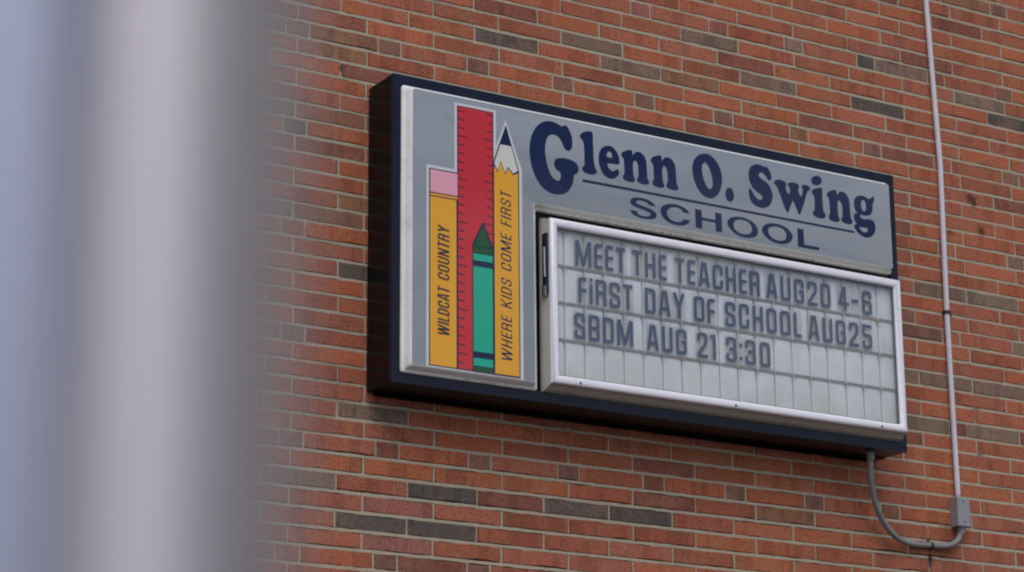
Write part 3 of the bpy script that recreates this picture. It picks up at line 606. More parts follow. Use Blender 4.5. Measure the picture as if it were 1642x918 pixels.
GL = {"G":[[[0.9836,-0.28,0],[1.0067,-0.2792,0],[1.0269,-0.2839,0],[1.0414,-0.2896,0],[1.0478,-0.291,1],[1.056,-0.2859,0],[1.0648,-0.2835,0],[1.0734,-0.2898,0],[1.0834,-0.305,0],[1.0918,-0.3243,0],[1.0946,-0.3473,0],[1.0931,-0.3658,0],[1.0879,-0.3797,0],[1.0762,-0.3875,0],[1.0646,-0.3864,0],[1.056,-0.3775,0],[1.0461,-0.3585,0],[1.0348,-0.3423,0],[1.0204,-0.3332,0],[1.0031,-0.3324,0],[0.9885,-0.3389,0],[0.9768,-0.3527,0],[0.9699,-0.3746,0],[0.9676,-0.3983,0],[0.9695,-0.4263,0],[0.9748,-0.4563,0],[0.9837,-0.4831,0],[0.9949,-0.5031,0],[1.0062,-0.514,0],[1.0177,-0.519,0],[1.0278,-0.5189,0],[1.0351,-0.513,0],[1.0381,-0.5022,0],[1.0383,-0.4919,0],[1.0355,-0.4833,0],[1.0241,-0.4775,0],[1.0141,-0.4702,0],[1.0085,-0.4557,0],[1.0092,-0.4452,0],[1.0161,-0.4324,0],[1.0306,-0.426,0],[1.0509,-0.422,0],[1.0713,-0.4216,0],[1.0916,-0.4245,0],[1.1089,-0.4319,0],[1.1189,-0.4444,0],[1.1212,-0.4596,0],[1.1176,-0.4706,0],[1.111,-0.4769,0],[1.1022,-0.4823,1],[1.0992,-0.4905,0],[1.0975,-0.505,0],[1.0913,-0.5241,0],[1.0809,-0.5439,0],[1.0661,-0.5606,0],[1.0515,-0.5699,0],[1.0284,-0.5758,0],[1.0053,-0.5778,0],[0.9853,-0.5745,0],[0.9625,-0.565,0],[0.9427,-0.5491,0],[0.9258,-0.5264,0],[0.9119,-0.5006,0],[0.9022,-0.4689,0],[0.8969,-0.439,0],[0.8958,-0.4109,0],[0.899,-0.3794,0],[0.9079,-0.3495,0],[0.9226,-0.321,0],[0.9429,-0.2991,0],[0.9618,-0.2866,0]]],"l":[[[1.1375,-0.3031,0],[1.1523,-0.2946,0],[1.1671,-0.2894,0],[1.1804,-0.2875,0],[1.1877,-0.2901,0],[1.1911,-0.2987,0],[1.1913,-0.3196,0],[1.1923,-0.3561,0],[1.1933,-0.3978,0],[1.1969,-0.4232,0],[1.1996,-0.4358,0],[1.2053,-0.4452,0],[1.2074,-0.454,0],[1.202,-0.4619,0],[1.1872,-0.4665,0],[1.1667,-0.4674,0],[1.1492,-0.4639,0],[1.14,-0.4564,0],[1.1393,-0.4474,0],[1.1438,-0.4402,0],[1.1492,-0.4327,0],[1.15,-0.4183,0],[1.1501,-0.3818,0],[1.1488,-0.3559,0],[1.1471,-0.3406,0],[1.1414,-0.3311,0],[1.1336,-0.3234,0],[1.1308,-0.316,0]]],"e":[[[1.2615,-0.3332,0],[1.2778,-0.333,0],[1.2925,-0.3409,0],[1.3056,-0.3557,0],[1.3141,-0.3739,0],[1.3167,-0.3919,0],[1.3135,-0.4016,0],[1.3089,-0.4042,1],[1.2851,-0.4052,1],[1.2584,-0.4074,1],[1.2597,-0.4174,0],[1.2654,-0.4282,0],[1.2756,-0.4351,0],[1.286,-0.4351,0],[1.2965,-0.4294,0],[1.304,-0.4242,0],[1.3099,-0.4258,0],[1.3127,-0.4345,0],[1.311,-0.4452,0],[1.3033,-0.4557,0],[1.2897,-0.4651,0],[1.2748,-0.4697,0],[1.2571,-0.4675,0],[1.2396,-0.4574,0],[1.2267,-0.4387,0],[1.2184,-0.4141,0],[1.2168,-0.3935,0],[1.2208,-0.3692,0],[1.2316,-0.349,0],[1.2466,-0.338,0]],[[1.2661,-0.3561,0],[1.2743,-0.3578,0],[1.2795,-0.3655,0],[1.2811,-0.3744,0],[1.2791,-0.3813,1],[1.2664,-0.3817,0],[1.2555,-0.3797,1],[1.2557,-0.3697,0],[1.2594,-0.3612,0]]],"n":[[[1.3311,-0.3486,0],[1.3463,-0.3393,0],[1.3644,-0.333,0],[1.3734,-0.3319,0],[1.3778,-0.3365,0],[1.3791,-0.3455,0],[1.3812,-0.3543,1],[1.3866,-0.3442,0],[1.3943,-0.3375,0],[1.4034,-0.3338,0],[1.4154,-0.3338,0],[1.4273,-0.3397,0],[1.4376,-0.3498,0],[1.4433,-0.362,0],[1.4459,-0.3774,0],[1.4468,-0.401,0],[1.4476,-0.4273,0],[1.4488,-0.4376,0],[1.4531,-0.4448,0],[1.4568,-0.4534,0],[1.4542,-0.4604,0],[1.445,-0.4653,0],[1.43,-0.4671,0],[1.412,-0.4648,0],[1.4002,-0.459,0],[1.3973,-0.4529,0],[1.3999,-0.4459,0],[1.4052,-0.4371,0],[1.4058,-0.4133,0],[1.4043,-0.3925,0],[1.3992,-0.3802,0],[1.3933,-0.3738,0],[1.3873,-0.3744,0],[1.3826,-0.3818,0],[1.3802,-0.394,0],[1.3802,-0.4177,0],[1.3813,-0.4333,0],[1.3832,-0.4435,0],[1.3878,-0.4506,0],[1.3882,-0.457,0],[1.3836,-0.4639,0],[1.37,-0.4672,0],[1.3521,-0.4671,0],[1.3373,-0.463,0],[1.3315,-0.4562,0],[1.3311,-0.4484,0],[1.3364,-0.4409,0],[1.3387,-0.43,0],[1.3381,-0.4039,0],[1.3368,-0.3857,0],[1.335,-0.3742,0],[1.3277,-0.3663,0],[1.3249,-0.3594,0]]],"O":[[[1.7341,-0.2838,0],[1.7497,-0.2832,0],[1.7682,-0.2894,0],[1.7849,-0.3013,0],[1.7999,-0.3189,0],[1.8101,-0.3387,0],[1.816,-0.3645,0],[1.8159,-0.3914,0],[1.8103,-0.4165,0],[1.8001,-0.4396,0],[1.7838,-0.4583,0],[1.7617,-0.47,0],[1.7399,-0.4714,0],[1.7185,-0.4638,0],[1.7005,-0.4482,0],[1.6858,-0.4267,0],[1.6759,-0.4017,0],[1.67,-0.3733,0],[1.6708,-0.3492,0],[1.6768,-0.3267,0],[1.6899,-0.3071,0],[1.709,-0.2917,0]],[[1.7328,-0.3224,0],[1.7435,-0.3273,0],[1.7538,-0.3416,0],[1.7624,-0.3629,0],[1.7678,-0.3861,0],[1.7692,-0.4073,0],[1.7649,-0.4241,0],[1.7552,-0.4324,0],[1.7445,-0.4288,0],[1.7341,-0.4159,0],[1.7255,-0.396,0],[1.7195,-0.3729,0],[1.7178,-0.3518,0],[1.7206,-0.3339,0]]],"dot":[[[1.849,-0.4105,0],[1.8637,-0.4129,0],[1.8726,-0.4249,0],[1.8744,-0.4434,0],[1.8687,-0.4604,0],[1.8552,-0.4701,0],[1.8428,-0.4673,0],[1.8338,-0.4554,0],[1.8313,-0.4398,0],[1.8367,-0.4201,0]]],"S":[[[1.998,-0.2841,0],[2.0171,-0.2846,0],[2.0313,-0.2884,0],[2.0377,-0.2881,1],[2.0458,-0.2867,0],[2.0551,-0.2939,0],[2.064,-0.3087,0],[2.069,-0.3269,0],[2.0666,-0.3382,0],[2.0592,-0.3443,0],[2.0498,-0.341,0],[2.0422,-0.3314,0],[2.0315,-0.321,0],[2.0189,-0.3164,0],[2.0092,-0.3194,0],[2.0043,-0.3284,0],[2.0068,-0.3375,0],[2.0177,-0.3437,0],[2.0334,-0.3506,0],[2.0489,-0.3602,0],[2.0611,-0.3744,0],[2.0693,-0.3921,0],[2.0715,-0.4134,0],[2.0665,-0.4332,0],[2.0544,-0.4527,0],[2.0379,-0.4643,0],[2.0186,-0.4699,0],[1.9995,-0.4698,0],[1.9807,-0.4648,0],[1.9637,-0.4541,0],[1.9549,-0.438,0],[1.9504,-0.4172,0],[1.9511,-0.4009,0],[1.9567,-0.3954,0],[1.9629,-0.399,0],[1.9703,-0.4112,0],[1.9793,-0.4232,0],[1.9916,-0.4333,0],[2.0041,-0.4372,0],[2.0155,-0.4321,0],[2.019,-0.4234,0],[2.013,-0.4149,0],[1.999,-0.4078,0],[1.9804,-0.3974,0],[1.9652,-0.3824,0],[1.955,-0.3598,0],[1.9522,-0.3359,0],[1.9552,-0.3164,0],[1.9655,-0.2997,0],[1.9802,-0.2891,0]]],"w":[[[2.0917,-0.3367,0],[2.1112,-0.332,0],[2.1288,-0.3331,0],[2.1415,-0.3392,0],[2.1452,-0.3481,0],[2.1421,-0.3609,0],[2.1452,-0.3767,0],[2.1543,-0.3888,1],[2.1624,-0.3752,0],[2.163,-0.3629,0],[2.1569,-0.3543,0],[2.1525,-0.3455,0],[2.1577,-0.3378,0],[2.1757,-0.3329,0],[2.1952,-0.3329,0],[2.2079,-0.3376,0],[2.2107,-0.3467,0],[2.2052,-0.3599,0],[2.2087,-0.3744,0],[2.2178,-0.3887,1],[2.2255,-0.377,0],[2.2296,-0.3599,0],[2.2262,-0.3496,0],[2.2257,-0.3401,0],[2.2358,-0.3337,0],[2.2505,-0.3323,0],[2.2634,-0.3365,0],[2.2689,-0.3438,0],[2.2658,-0.3525,0],[2.2557,-0.3583,0],[2.2485,-0.3732,0],[2.2334,-0.414,0],[2.2187,-0.4491,0],[2.2114,-0.466,0],[2.2064,-0.4679,0],[2.2012,-0.4628,0],[2.1901,-0.4374,0],[2.1753,-0.4099,1],[2.1626,-0.4391,0],[2.1517,-0.464,0],[2.146,-0.469,0],[2.1404,-0.4658,0],[2.1286,-0.442,0],[2.1142,-0.4063,0],[2.1026,-0.3784,0],[2.0952,-0.3647,0],[2.0844,-0.3556,0],[2.0822,-0.3464,0]]],"i dot":[[[2.3054,-0.2818,0],[2.3218,-0.2835,0],[2.3311,-0.2935,0],[2.3287,-0.3077,0],[2.3183,-0.3191,0],[2.3033,-0.3238,0],[2.2869,-0.3229,0],[2.2776,-0.3135,0],[2.2776,-0.2998,0],[2.2887,-0.2883,0]]],"i":[[[2.28,-0.3485,0],[2.2952,-0.34,0],[2.3152,-0.3333,0],[2.3284,-0.3311,0],[2.3324,-0.3371,0],[2.3318,-0.3619,0],[2.332,-0.3893,0],[2.3333,-0.4138,0],[2.3338,-0.4302,0],[2.3408,-0.44,0],[2.3441,-0.4517,0],[2.3397,-0.4607,0],[2.328,-0.4658,0],[2.3083,-0.4671,0],[2.2889,-0.462,0],[2.2788,-0.4554,0],[2.2783,-0.446,0],[2.2853,-0.4366,0],[2.2892,-0.4237,0],[2.2897,-0.3963,0],[2.2884,-0.3773,0],[2.2823,-0.3674,0],[2.2756,-0.3589,0]]],"g":[[[2.5409,-0.3295,0],[2.5576,-0.3315,0],[2.5707,-0.3362,0],[2.5807,-0.3379,0],[2.5929,-0.3312,0],[2.6017,-0.3242,0],[2.6078,-0.3246,0],[2.6095,-0.3354,0],[2.6053,-0.3486,0],[2.5996,-0.3593,0],[2.5986,-0.3761,0],[2.5942,-0.3935,0],[2.5833,-0.4077,0],[2.5661,-0.4147,0],[2.5492,-0.4168,0],[2.5326,-0.4151,1],[2.5288,-0.4234,0],[2.535,-0.4307,0],[2.5516,-0.4336,0],[2.5753,-0.4284,0],[2.5953,-0.4321,0],[2.6063,-0.4442,0],[2.6085,-0.4632,0],[2.6039,-0.4833,0],[2.5912,-0.4991,0],[2.5739,-0.5095,0],[2.5536,-0.5132,0],[2.5338,-0.5094,0],[2.5143,-0.5001,0],[2.5002,-0.4858,0],[2.4952,-0.4743,0],[2.498,-0.4656,0],[2.5084,-0.4584,1],[2.499,-0.4475,0],[2.4949,-0.4316,0],[2.499,-0.4186,0],[2.5145,-0.4097,1],[2.5049,-0.4024,0],[2.4993,-0.384,0],[2.4986,-0.3675,0],[2.5047,-0.3485,0],[2.5188,-0.3359,0]],[[2.5499,-0.348,0],[2.558,-0.3536,0],[2.5628,-0.3681,0],[2.5628,-0.3847,0],[2.5572,-0.3953,0],[2.5503,-0.3984,0],[2.5422,-0.3936,0],[2.5373,-0.3806,0],[2.5372,-0.364,0],[2.543,-0.3519,0]],[[2.521,-0.4702,1],[2.536,-0.4719,0],[2.5562,-0.4693,0],[2.566,-0.4727,0],[2.5673,-0.4794,0],[2.5618,-0.4871,0],[2.5515,-0.4915,0],[2.5383,-0.4895,0],[2.527,-0.4816,0]]],"line":[[[1.1398,-0.4937,1],[2.4913,-0.4942,1],[2.4957,-0.5036,1],[1.1396,-0.5048,1]]],"S2":[[[1.3608,-0.5852,1],[1.3921,-0.584,1],[1.3978,-0.5935,0],[1.4111,-0.5992,0],[1.4321,-0.6002,0],[1.4501,-0.5968,0],[1.4588,-0.5889,0],[1.4565,-0.5827,0],[1.4417,-0.5773,0],[1.4178,-0.5733,0],[1.391,-0.5685,0],[1.3733,-0.5623,0],[1.364,-0.5534,0],[1.3642,-0.5429,0],[1.374,-0.5335,0],[1.3921,-0.5279,0],[1.4161,-0.5253,0],[1.443,-0.5274,0],[1.4639,-0.5331,0],[1.4772,-0.5414,0],[1.483,-0.551,1],[1.452,-0.5502,1],[1.4456,-0.5426,0],[1.4277,-0.5377,0],[1.4098,-0.5375,0],[1.3962,-0.5416,0],[1.3924,-0.5487,0],[1.3989,-0.5542,0],[1.4182,-0.5576,0],[1.4421,-0.5615,0],[1.466,-0.5668,0],[1.4823,-0.5746,0],[1.4889,-0.5853,0],[1.4847,-0.5965,0],[1.4709,-0.6052,0],[1.4498,-0.6094,0],[1.4198,-0.6108,0],[1.39,-0.6065,0],[1.3694,-0.5968,0]]],"C2":[[[1.651,-0.5534,1],[1.6194,-0.5538,1],[1.6091,-0.5436,0],[1.5909,-0.5386,0],[1.5727,-0.539,0],[1.5542,-0.5459,0],[1.5417,-0.5585,0],[1.5398,-0.5719,0],[1.5455,-0.5841,0],[1.5588,-0.5951,0],[1.5769,-0.5988,0],[1.5952,-0.5985,0],[1.6106,-0.5921,0],[1.6216,-0.5819,1],[1.6512,-0.5829,1],[1.6441,-0.5946,0],[1.6254,-0.606,0],[1.6008,-0.612,0],[1.5704,-0.6116,0],[1.5433,-0.6054,0],[1.5225,-0.593,0],[1.5109,-0.5766,0],[1.509,-0.5585,0],[1.5195,-0.5424,0],[1.5395,-0.532,0],[1.5639,-0.5264,0],[1.5913,-0.5262,0],[1.6186,-0.5315,0],[1.6367,-0.5391,0]]],"H2":[[[1.6776,-0.529,1],[1.7099,-0.5291,1],[1.7097,-0.5604,1],[1.7771,-0.5602,1],[1.7771,-0.5278,1],[1.8084,-0.5286,1],[1.8085,-0.6082,1],[1.7775,-0.6084,1],[1.7779,-0.572,1],[1.7109,-0.5721,1],[1.7105,-0.6091,1],[1.6789,-0.6075,1]]],"O2":[[[1.89,-0.5286,0],[1.9215,-0.5276,0],[1.9527,-0.5346,0],[1.9774,-0.5481,0],[1.9893,-0.5663,0],[1.9892,-0.5824,0],[1.9785,-0.5974,0],[1.9591,-0.6071,0],[1.9338,-0.6116,0],[1.9024,-0.6107,0],[1.8745,-0.603,0],[1.8517,-0.588,0],[1.8383,-0.5715,0],[1.8373,-0.5557,0],[1.8488,-0.5419,0],[1.8679,-0.533,0]],[[1.9022,-0.5387,0],[1.9242,-0.5386,0],[1.9428,-0.5442,0],[1.9565,-0.5568,0],[1.96,-0.5709,0],[1.9553,-0.585,0],[1.9408,-0.594,0],[1.9186,-0.5983,0],[1.8967,-0.5969,0],[1.8783,-0.5878,0],[1.8679,-0.5721,0],[1.8701,-0.5558,0],[1.8815,-0.5447,0]]],"O3":[[[2.0672,-0.5284,0],[2.0992,-0.5274,0],[2.1309,-0.5345,0],[2.1544,-0.5483,0],[2.1664,-0.5653,0],[2.164,-0.5819,0],[2.1504,-0.5975,0],[2.1308,-0.6065,0],[2.1049,-0.6112,0],[2.0731,-0.6095,0],[2.0448,-0.6018,0],[2.0232,-0.5878,0],[2.0119,-0.5708,0],[2.0136,-0.5544,0],[2.0269,-0.5402,0],[2.0447,-0.5326,0]],[[2.0795,-0.54,0],[2.1018,-0.5405,0],[2.1207,-0.5469,0],[2.133,-0.5598,0],[2.1349,-0.573,0],[2.1285,-0.5874,0],[2.1137,-0.5957,0],[2.0928,-0.5984,0],[2.0706,-0.5951,0],[2.0535,-0.5857,0],[2.0424,-0.5713,0],[2.0443,-0.5563,0],[2.0569,-0.5454,0]]],"L2":[[[2.1933,-0.5295,1],[2.2247,-0.5297,1],[2.2253,-0.5953,1],[2.3032,-0.5955,1],[2.3025,-0.6092,1],[2.1933,-0.6097,1]]],"n2":[[[1.4723,-0.3471,0],[1.4876,-0.3377,0],[1.5059,-0.3313,0],[1.5149,-0.3302,0],[1.5193,-0.3348,0],[1.5207,-0.344,0],[1.5228,-0.3529,1],[1.5282,-0.3426,0],[1.5359,-0.3358,0],[1.5451,-0.3321,0],[1.5572,-0.3321,0],[1.5692,-0.3381,0],[1.5795,-0.3483,0],[1.5853,-0.3607,0],[1.5879,-0.3763,0],[1.5888,-0.4002,0],[1.5896,-0.4269,0],[1.5908,-0.4373,0],[1.5951,-0.4446,0],[1.5988,-0.4533,0],[1.5962,-0.4604,0],[1.587,-0.4654,0],[1.5719,-0.4672,0],[1.5538,-0.4649,0],[1.5419,-0.459,0],[1.539,-0.4528,0],[1.5416,-0.4457,0],[1.5469,-0.4368,0],[1.5475,-0.4127,0],[1.546,-0.3916,0],[1.5409,-0.3791,0],[1.5349,-0.3726,0],[1.5289,-0.3733,0],[1.5242,-0.3808,0],[1.5218,-0.3931,0],[1.5218,-0.4171,0],[1.5229,-0.433,0],[1.5248,-0.4433,0],[1.5294,-0.4505,0],[1.5298,-0.457,0],[1.5252,-0.464,0],[1.5115,-0.4673,0],[1.4935,-0.4672,0],[1.4786,-0.4631,0],[1.4727,-0.4562,0],[1.4723,-0.4483,0],[1.4777,-0.4407,0],[1.48,-0.4296,0],[1.4794,-0.4032,0],[1.4781,-0.3847,0],[1.4763,-0.373,0],[1.4689,-0.365,0],[1.4661,-0.358,0]]],"n3":[[[2.3612,-0.3454,0],[2.3764,-0.3356,0],[2.3944,-0.329,0],[2.4033,-0.3279,0],[2.4077,-0.3327,0],[2.409,-0.3421,0],[2.4111,-0.3513,1],[2.4164,-0.3407,0],[2.4241,-0.3337,0],[2.4332,-0.3299,0],[2.4451,-0.3299,0],[2.4569,-0.336,0],[2.4672,-0.3466,0],[2.4728,-0.3594,0],[2.4754,-0.3755,0],[2.4763,-0.4002,0],[2.4771,-0.4278,0],[2.4783,-0.4385,0],[2.4826,-0.4461,0],[2.4863,-0.4551,0],[2.4837,-0.4624,0],[2.4745,-0.4675,0],[2.4596,-0.4694,0],[2.4417,-0.467,0],[2.43,-0.4609,0],[2.4271,-0.4546,0],[2.4297,-0.4472,0],[2.4349,-0.438,0],[2.4355,-0.4131,0],[2.434,-0.3913,0],[2.429,-0.3784,0],[2.4231,-0.3717,0],[2.4171,-0.3724,0],[2.4125,-0.3801,0],[2.4101,-0.3929,0],[2.4101,-0.4177,0],[2.4112,-0.434,0],[2.4131,-0.4447,0],[2.4176,-0.4521,0],[2.418,-0.4588,0],[2.4135,-0.4661,0],[2.3999,-0.4695,0],[2.3821,-0.4694,0],[2.3674,-0.4651,0],[2.3616,-0.458,0],[2.3612,-0.4498,0],[2.3665,-0.442,0],[2.3688,-0.4306,0],[2.3682,-0.4033,0],[2.3669,-0.3842,0],[2.3651,-0.3722,0],[2.3579,-0.3639,0],[2.3551,-0.3567,0]]]}
for nm, loops in GL.items():
    lp = [catmull([tuple(q) for q in l]) for l in loops]
    outline_mesh('underline' if nm == 'line' else 'letter', lp, FY, .0006, M['navy'], panel)

def flats(name, layers, mats):
    b = MB()
    for (lay, mi, pts) in layers:
        y = FY - .0003 * lay
        n = len(pts)
        b.add([(x, y, z) for x, z in pts], [tuple(range(n))], mi)
    # orient all faces to the front
    o = b.build(name, mats, panel)
    return o
def rect(x0, z0, x1, z1): return [(x0, z0), (x1, z0), (x1, z1), (x0, z1)]
PM = [M['white'], M['navy'], M['orange'], M['pink'], M['red'], M['cream'], M['teal'], M['green']]
def tris(poly): return poly
flats('picture_border', [(1, 0, rect(.437, -1.3415, .559, -.552)), (1, 0, rect(.559, -1.3415, .744, -.280)),
      (1, 0, [(.744, -1.3415), (.860, -1.3415), (.860, -.505), (.7876, -.312), (.744, -.425)])], PM)
flats('pencil_picture', [(2, 1, rect(.448, -1.337, .5715, -.5643)), (4, 3, rect(.4525, -.6590, .5715, -.5690)), (4, 2, rect(.4525, -.6720, .5715, -.6635)),
      (4, 2, rect(.4525, -1.3325, .5665, -.6765))], PM)
L = [(3, 1, rect(.5700, -1.3370, .7322, -.2905)), (5, 4, rect(.5740, -1.3330, .7275, -.2945))]
for i in range(30):
    z = -.3104 - .0344 * i; w_ = .041 if i % 5 == 3 else .029
    L.append((6, 1, [(.5735, z-.002), (.5735 + w_, z-.0045), (.5735 + w_, z-.0005), (.5735, z+.0025)]))
for i in range(16):
    z = -.3073 - .0343 * i; w_ = .041 if i % 5 == 3 else .029
    L.append((6, 1, [(.7280 - w_, z+.0020), (.7280, z-.001), (.7280, z+.003), (.7280 - w_, z+.0055)]))
flats('ruler_picture', L, PM)
flats('crayon_picture', [(7, 1, [(.6355, -1.337), (.7285, -1.337), (.7285, -.842), (.6870, -.7480), (.6790, -.7480), (.6355, -.840)]),
      (8, 7, [(.6440, -.8440), (.7200, -.8440), (.6835, -.7560), (.6820, -.7560)]), (8, 7, rect(.6395, -.8705, .7245, -.8475)), (8, 6, rect(.6395, -.9010, .7245, -.8740)),
      (8, 6, rect(.6395, -1.2580, .7245, -.9250)), (8, 6, rect(.6395, -1.3130, .7245, -1.2830)), (8, 7, rect(.6395, -1.3330, .7245, -1.3160))], PM)
zig = [(.733, -.5010), (.7496, -.5308), (.7625, -.4855), (.7832, -.5327), (.7961, -.5051), (.8184, -.5305), (.8413, -.5151)]
dn = lambda q, d: [(x, z + d) for x, z in q]
flats('pencil_picture', [(9, 1, [(.7285, -1.337), (.8445, -1.337), (.8455, -.5115), (.7876, -.3330), (.7285, -.4960)]),
      (10, 5, [(.7335, -.4965)] + dn(zig, .0035)[1:6] + [(.8405, -.5115), (.8105, -.4165), (.7625, -.4165)]),
      (10, 2, [(.7330, -1.3325), (.8400, -1.3325), (.8405, -.5215)] + dn(zig, -.0035)[1:6][::-1] + [(.7330, -.5090)])], PM)
TY = FY - .0003 * 11
M['text'] = M['navy']
# ---- changeable letter board in its lit box
b_ = MB()
def rring(x0, x1, z0, z1, d): return [(x0, -D-d, z0), (x1, -D-d, z0), (x1, -D-d, z1), (x0, -D-d, z1)]
b_.loft([rring(.966, 2.720, -1.366, -.673, -.01), rring(.966, 2.720, -1.366, -.673, .004), rring(.9695, 2.716, -1.3605, -.676, .020), rring(.977, 2.706, -1.3405, -.688, .050),
         rring(1.000, 2.683, -1.316, -.708, .050), rring(1.000, 2.683, -1.316, -.708, .020)], close_last=False)
for i in range(20):       # ribs of the moulded underside
    x = .9605 + .0911 * i
    if x < .97: continue
    b_.add([(x-.003, -D-.003, -1.3675), (x+.003, -D-.003, -1.3675), (x+.002, -D-.048, -1.3440), (x-.002, -D-.048, -1.3440),
            (x-.003, -D-.003, -1.3640), (x+.003, -D-.003, -1.3640), (x+.002, -D-.048, -1.3400), (x-.002, -D-.048, -1.3400)],
           [(0, 1, 2, 3), (0, 4, 5, 1), (1, 5, 6, 2), (3, 2, 6, 7), (0, 3, 7, 4)])
mbox = b_.build('board_box', M['beige'], sign)
b_ = MB(); b_.box(.9635, .9700, -D-.047, -D-.016, -.985, -.742); b_.build('latch_opening_shade', M['metal and shade'], mbox)  # dark block on the box side stands for shade inside the latch opening
b_ = MB(); b_.tube([(.9610, -D-.036, -.800), (.9600, -D-.038, -.86), (.9602, -D-.040, -.92)], .005, 8); b_.box(.9585, .9640, -D-.044, -D-.018, -.995, -.955)
b_.build('latch', M['steel'], mbox, smooth=True, auto=40)
b_ = MB(); b_.box(1.0005, 2.6825, -D-.028, -D-.020, -1.3155, -.7085)
board = b_.build('letter_board', M['board back'], sign)
xs = [1.0516 + .0911 * i for i in range(-1, 19)]
zs = [-.716, -.8645, -1.0125, -1.160, -1.3125]
JC = random.Random(3)
def cell_geo(w, h):
    rr = []
    for ins, d in ((0, 0), (.0010, .0045), (.0035, .0062), (.010, .0070)):
        x_, z_ = w/2-ins, h/2-ins
        rr.append([(x, -d, z) for x, z in round_poly([(-x_, -z_), (x_, -z_), (x_, z_), (-x_, z_)], .006, 2)])
    b = MB(); b.loft(rr); return b
cellmesh = {}
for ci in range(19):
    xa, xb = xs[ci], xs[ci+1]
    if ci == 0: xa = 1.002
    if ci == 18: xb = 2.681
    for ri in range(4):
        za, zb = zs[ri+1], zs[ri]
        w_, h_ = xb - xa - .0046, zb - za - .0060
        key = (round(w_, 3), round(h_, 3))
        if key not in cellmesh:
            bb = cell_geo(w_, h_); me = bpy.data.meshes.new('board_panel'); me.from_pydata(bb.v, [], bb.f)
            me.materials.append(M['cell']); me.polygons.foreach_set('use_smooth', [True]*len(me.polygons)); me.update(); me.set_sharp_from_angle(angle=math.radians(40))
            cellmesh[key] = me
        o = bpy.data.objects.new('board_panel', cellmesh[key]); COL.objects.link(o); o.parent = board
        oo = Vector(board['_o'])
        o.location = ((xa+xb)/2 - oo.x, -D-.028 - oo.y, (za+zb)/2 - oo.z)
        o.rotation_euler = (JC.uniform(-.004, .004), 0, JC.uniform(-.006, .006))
# bright glass ribs in the seams
for ci in range(1, 19):
    b_ = MB(); x = xs[ci]; b_.bevbox(x+.0012, x+.0038, -D-.0385, -D-.0282, -1.31, -.718, .0008); b_.build('seam_rib', M['rib'], board)
for z in zs[:4]:
    b_ = MB(); b_.bevbox(1.002, 2.681, -D-.0400, -D-.0362, z-.0050, z-.0016, .0010); b_.bevbox(1.002, 2.681, -D-.0400, -D-.0362, z+.0014, z+.0046, .0010)
    b_.build('letter_track', M['track'], board)

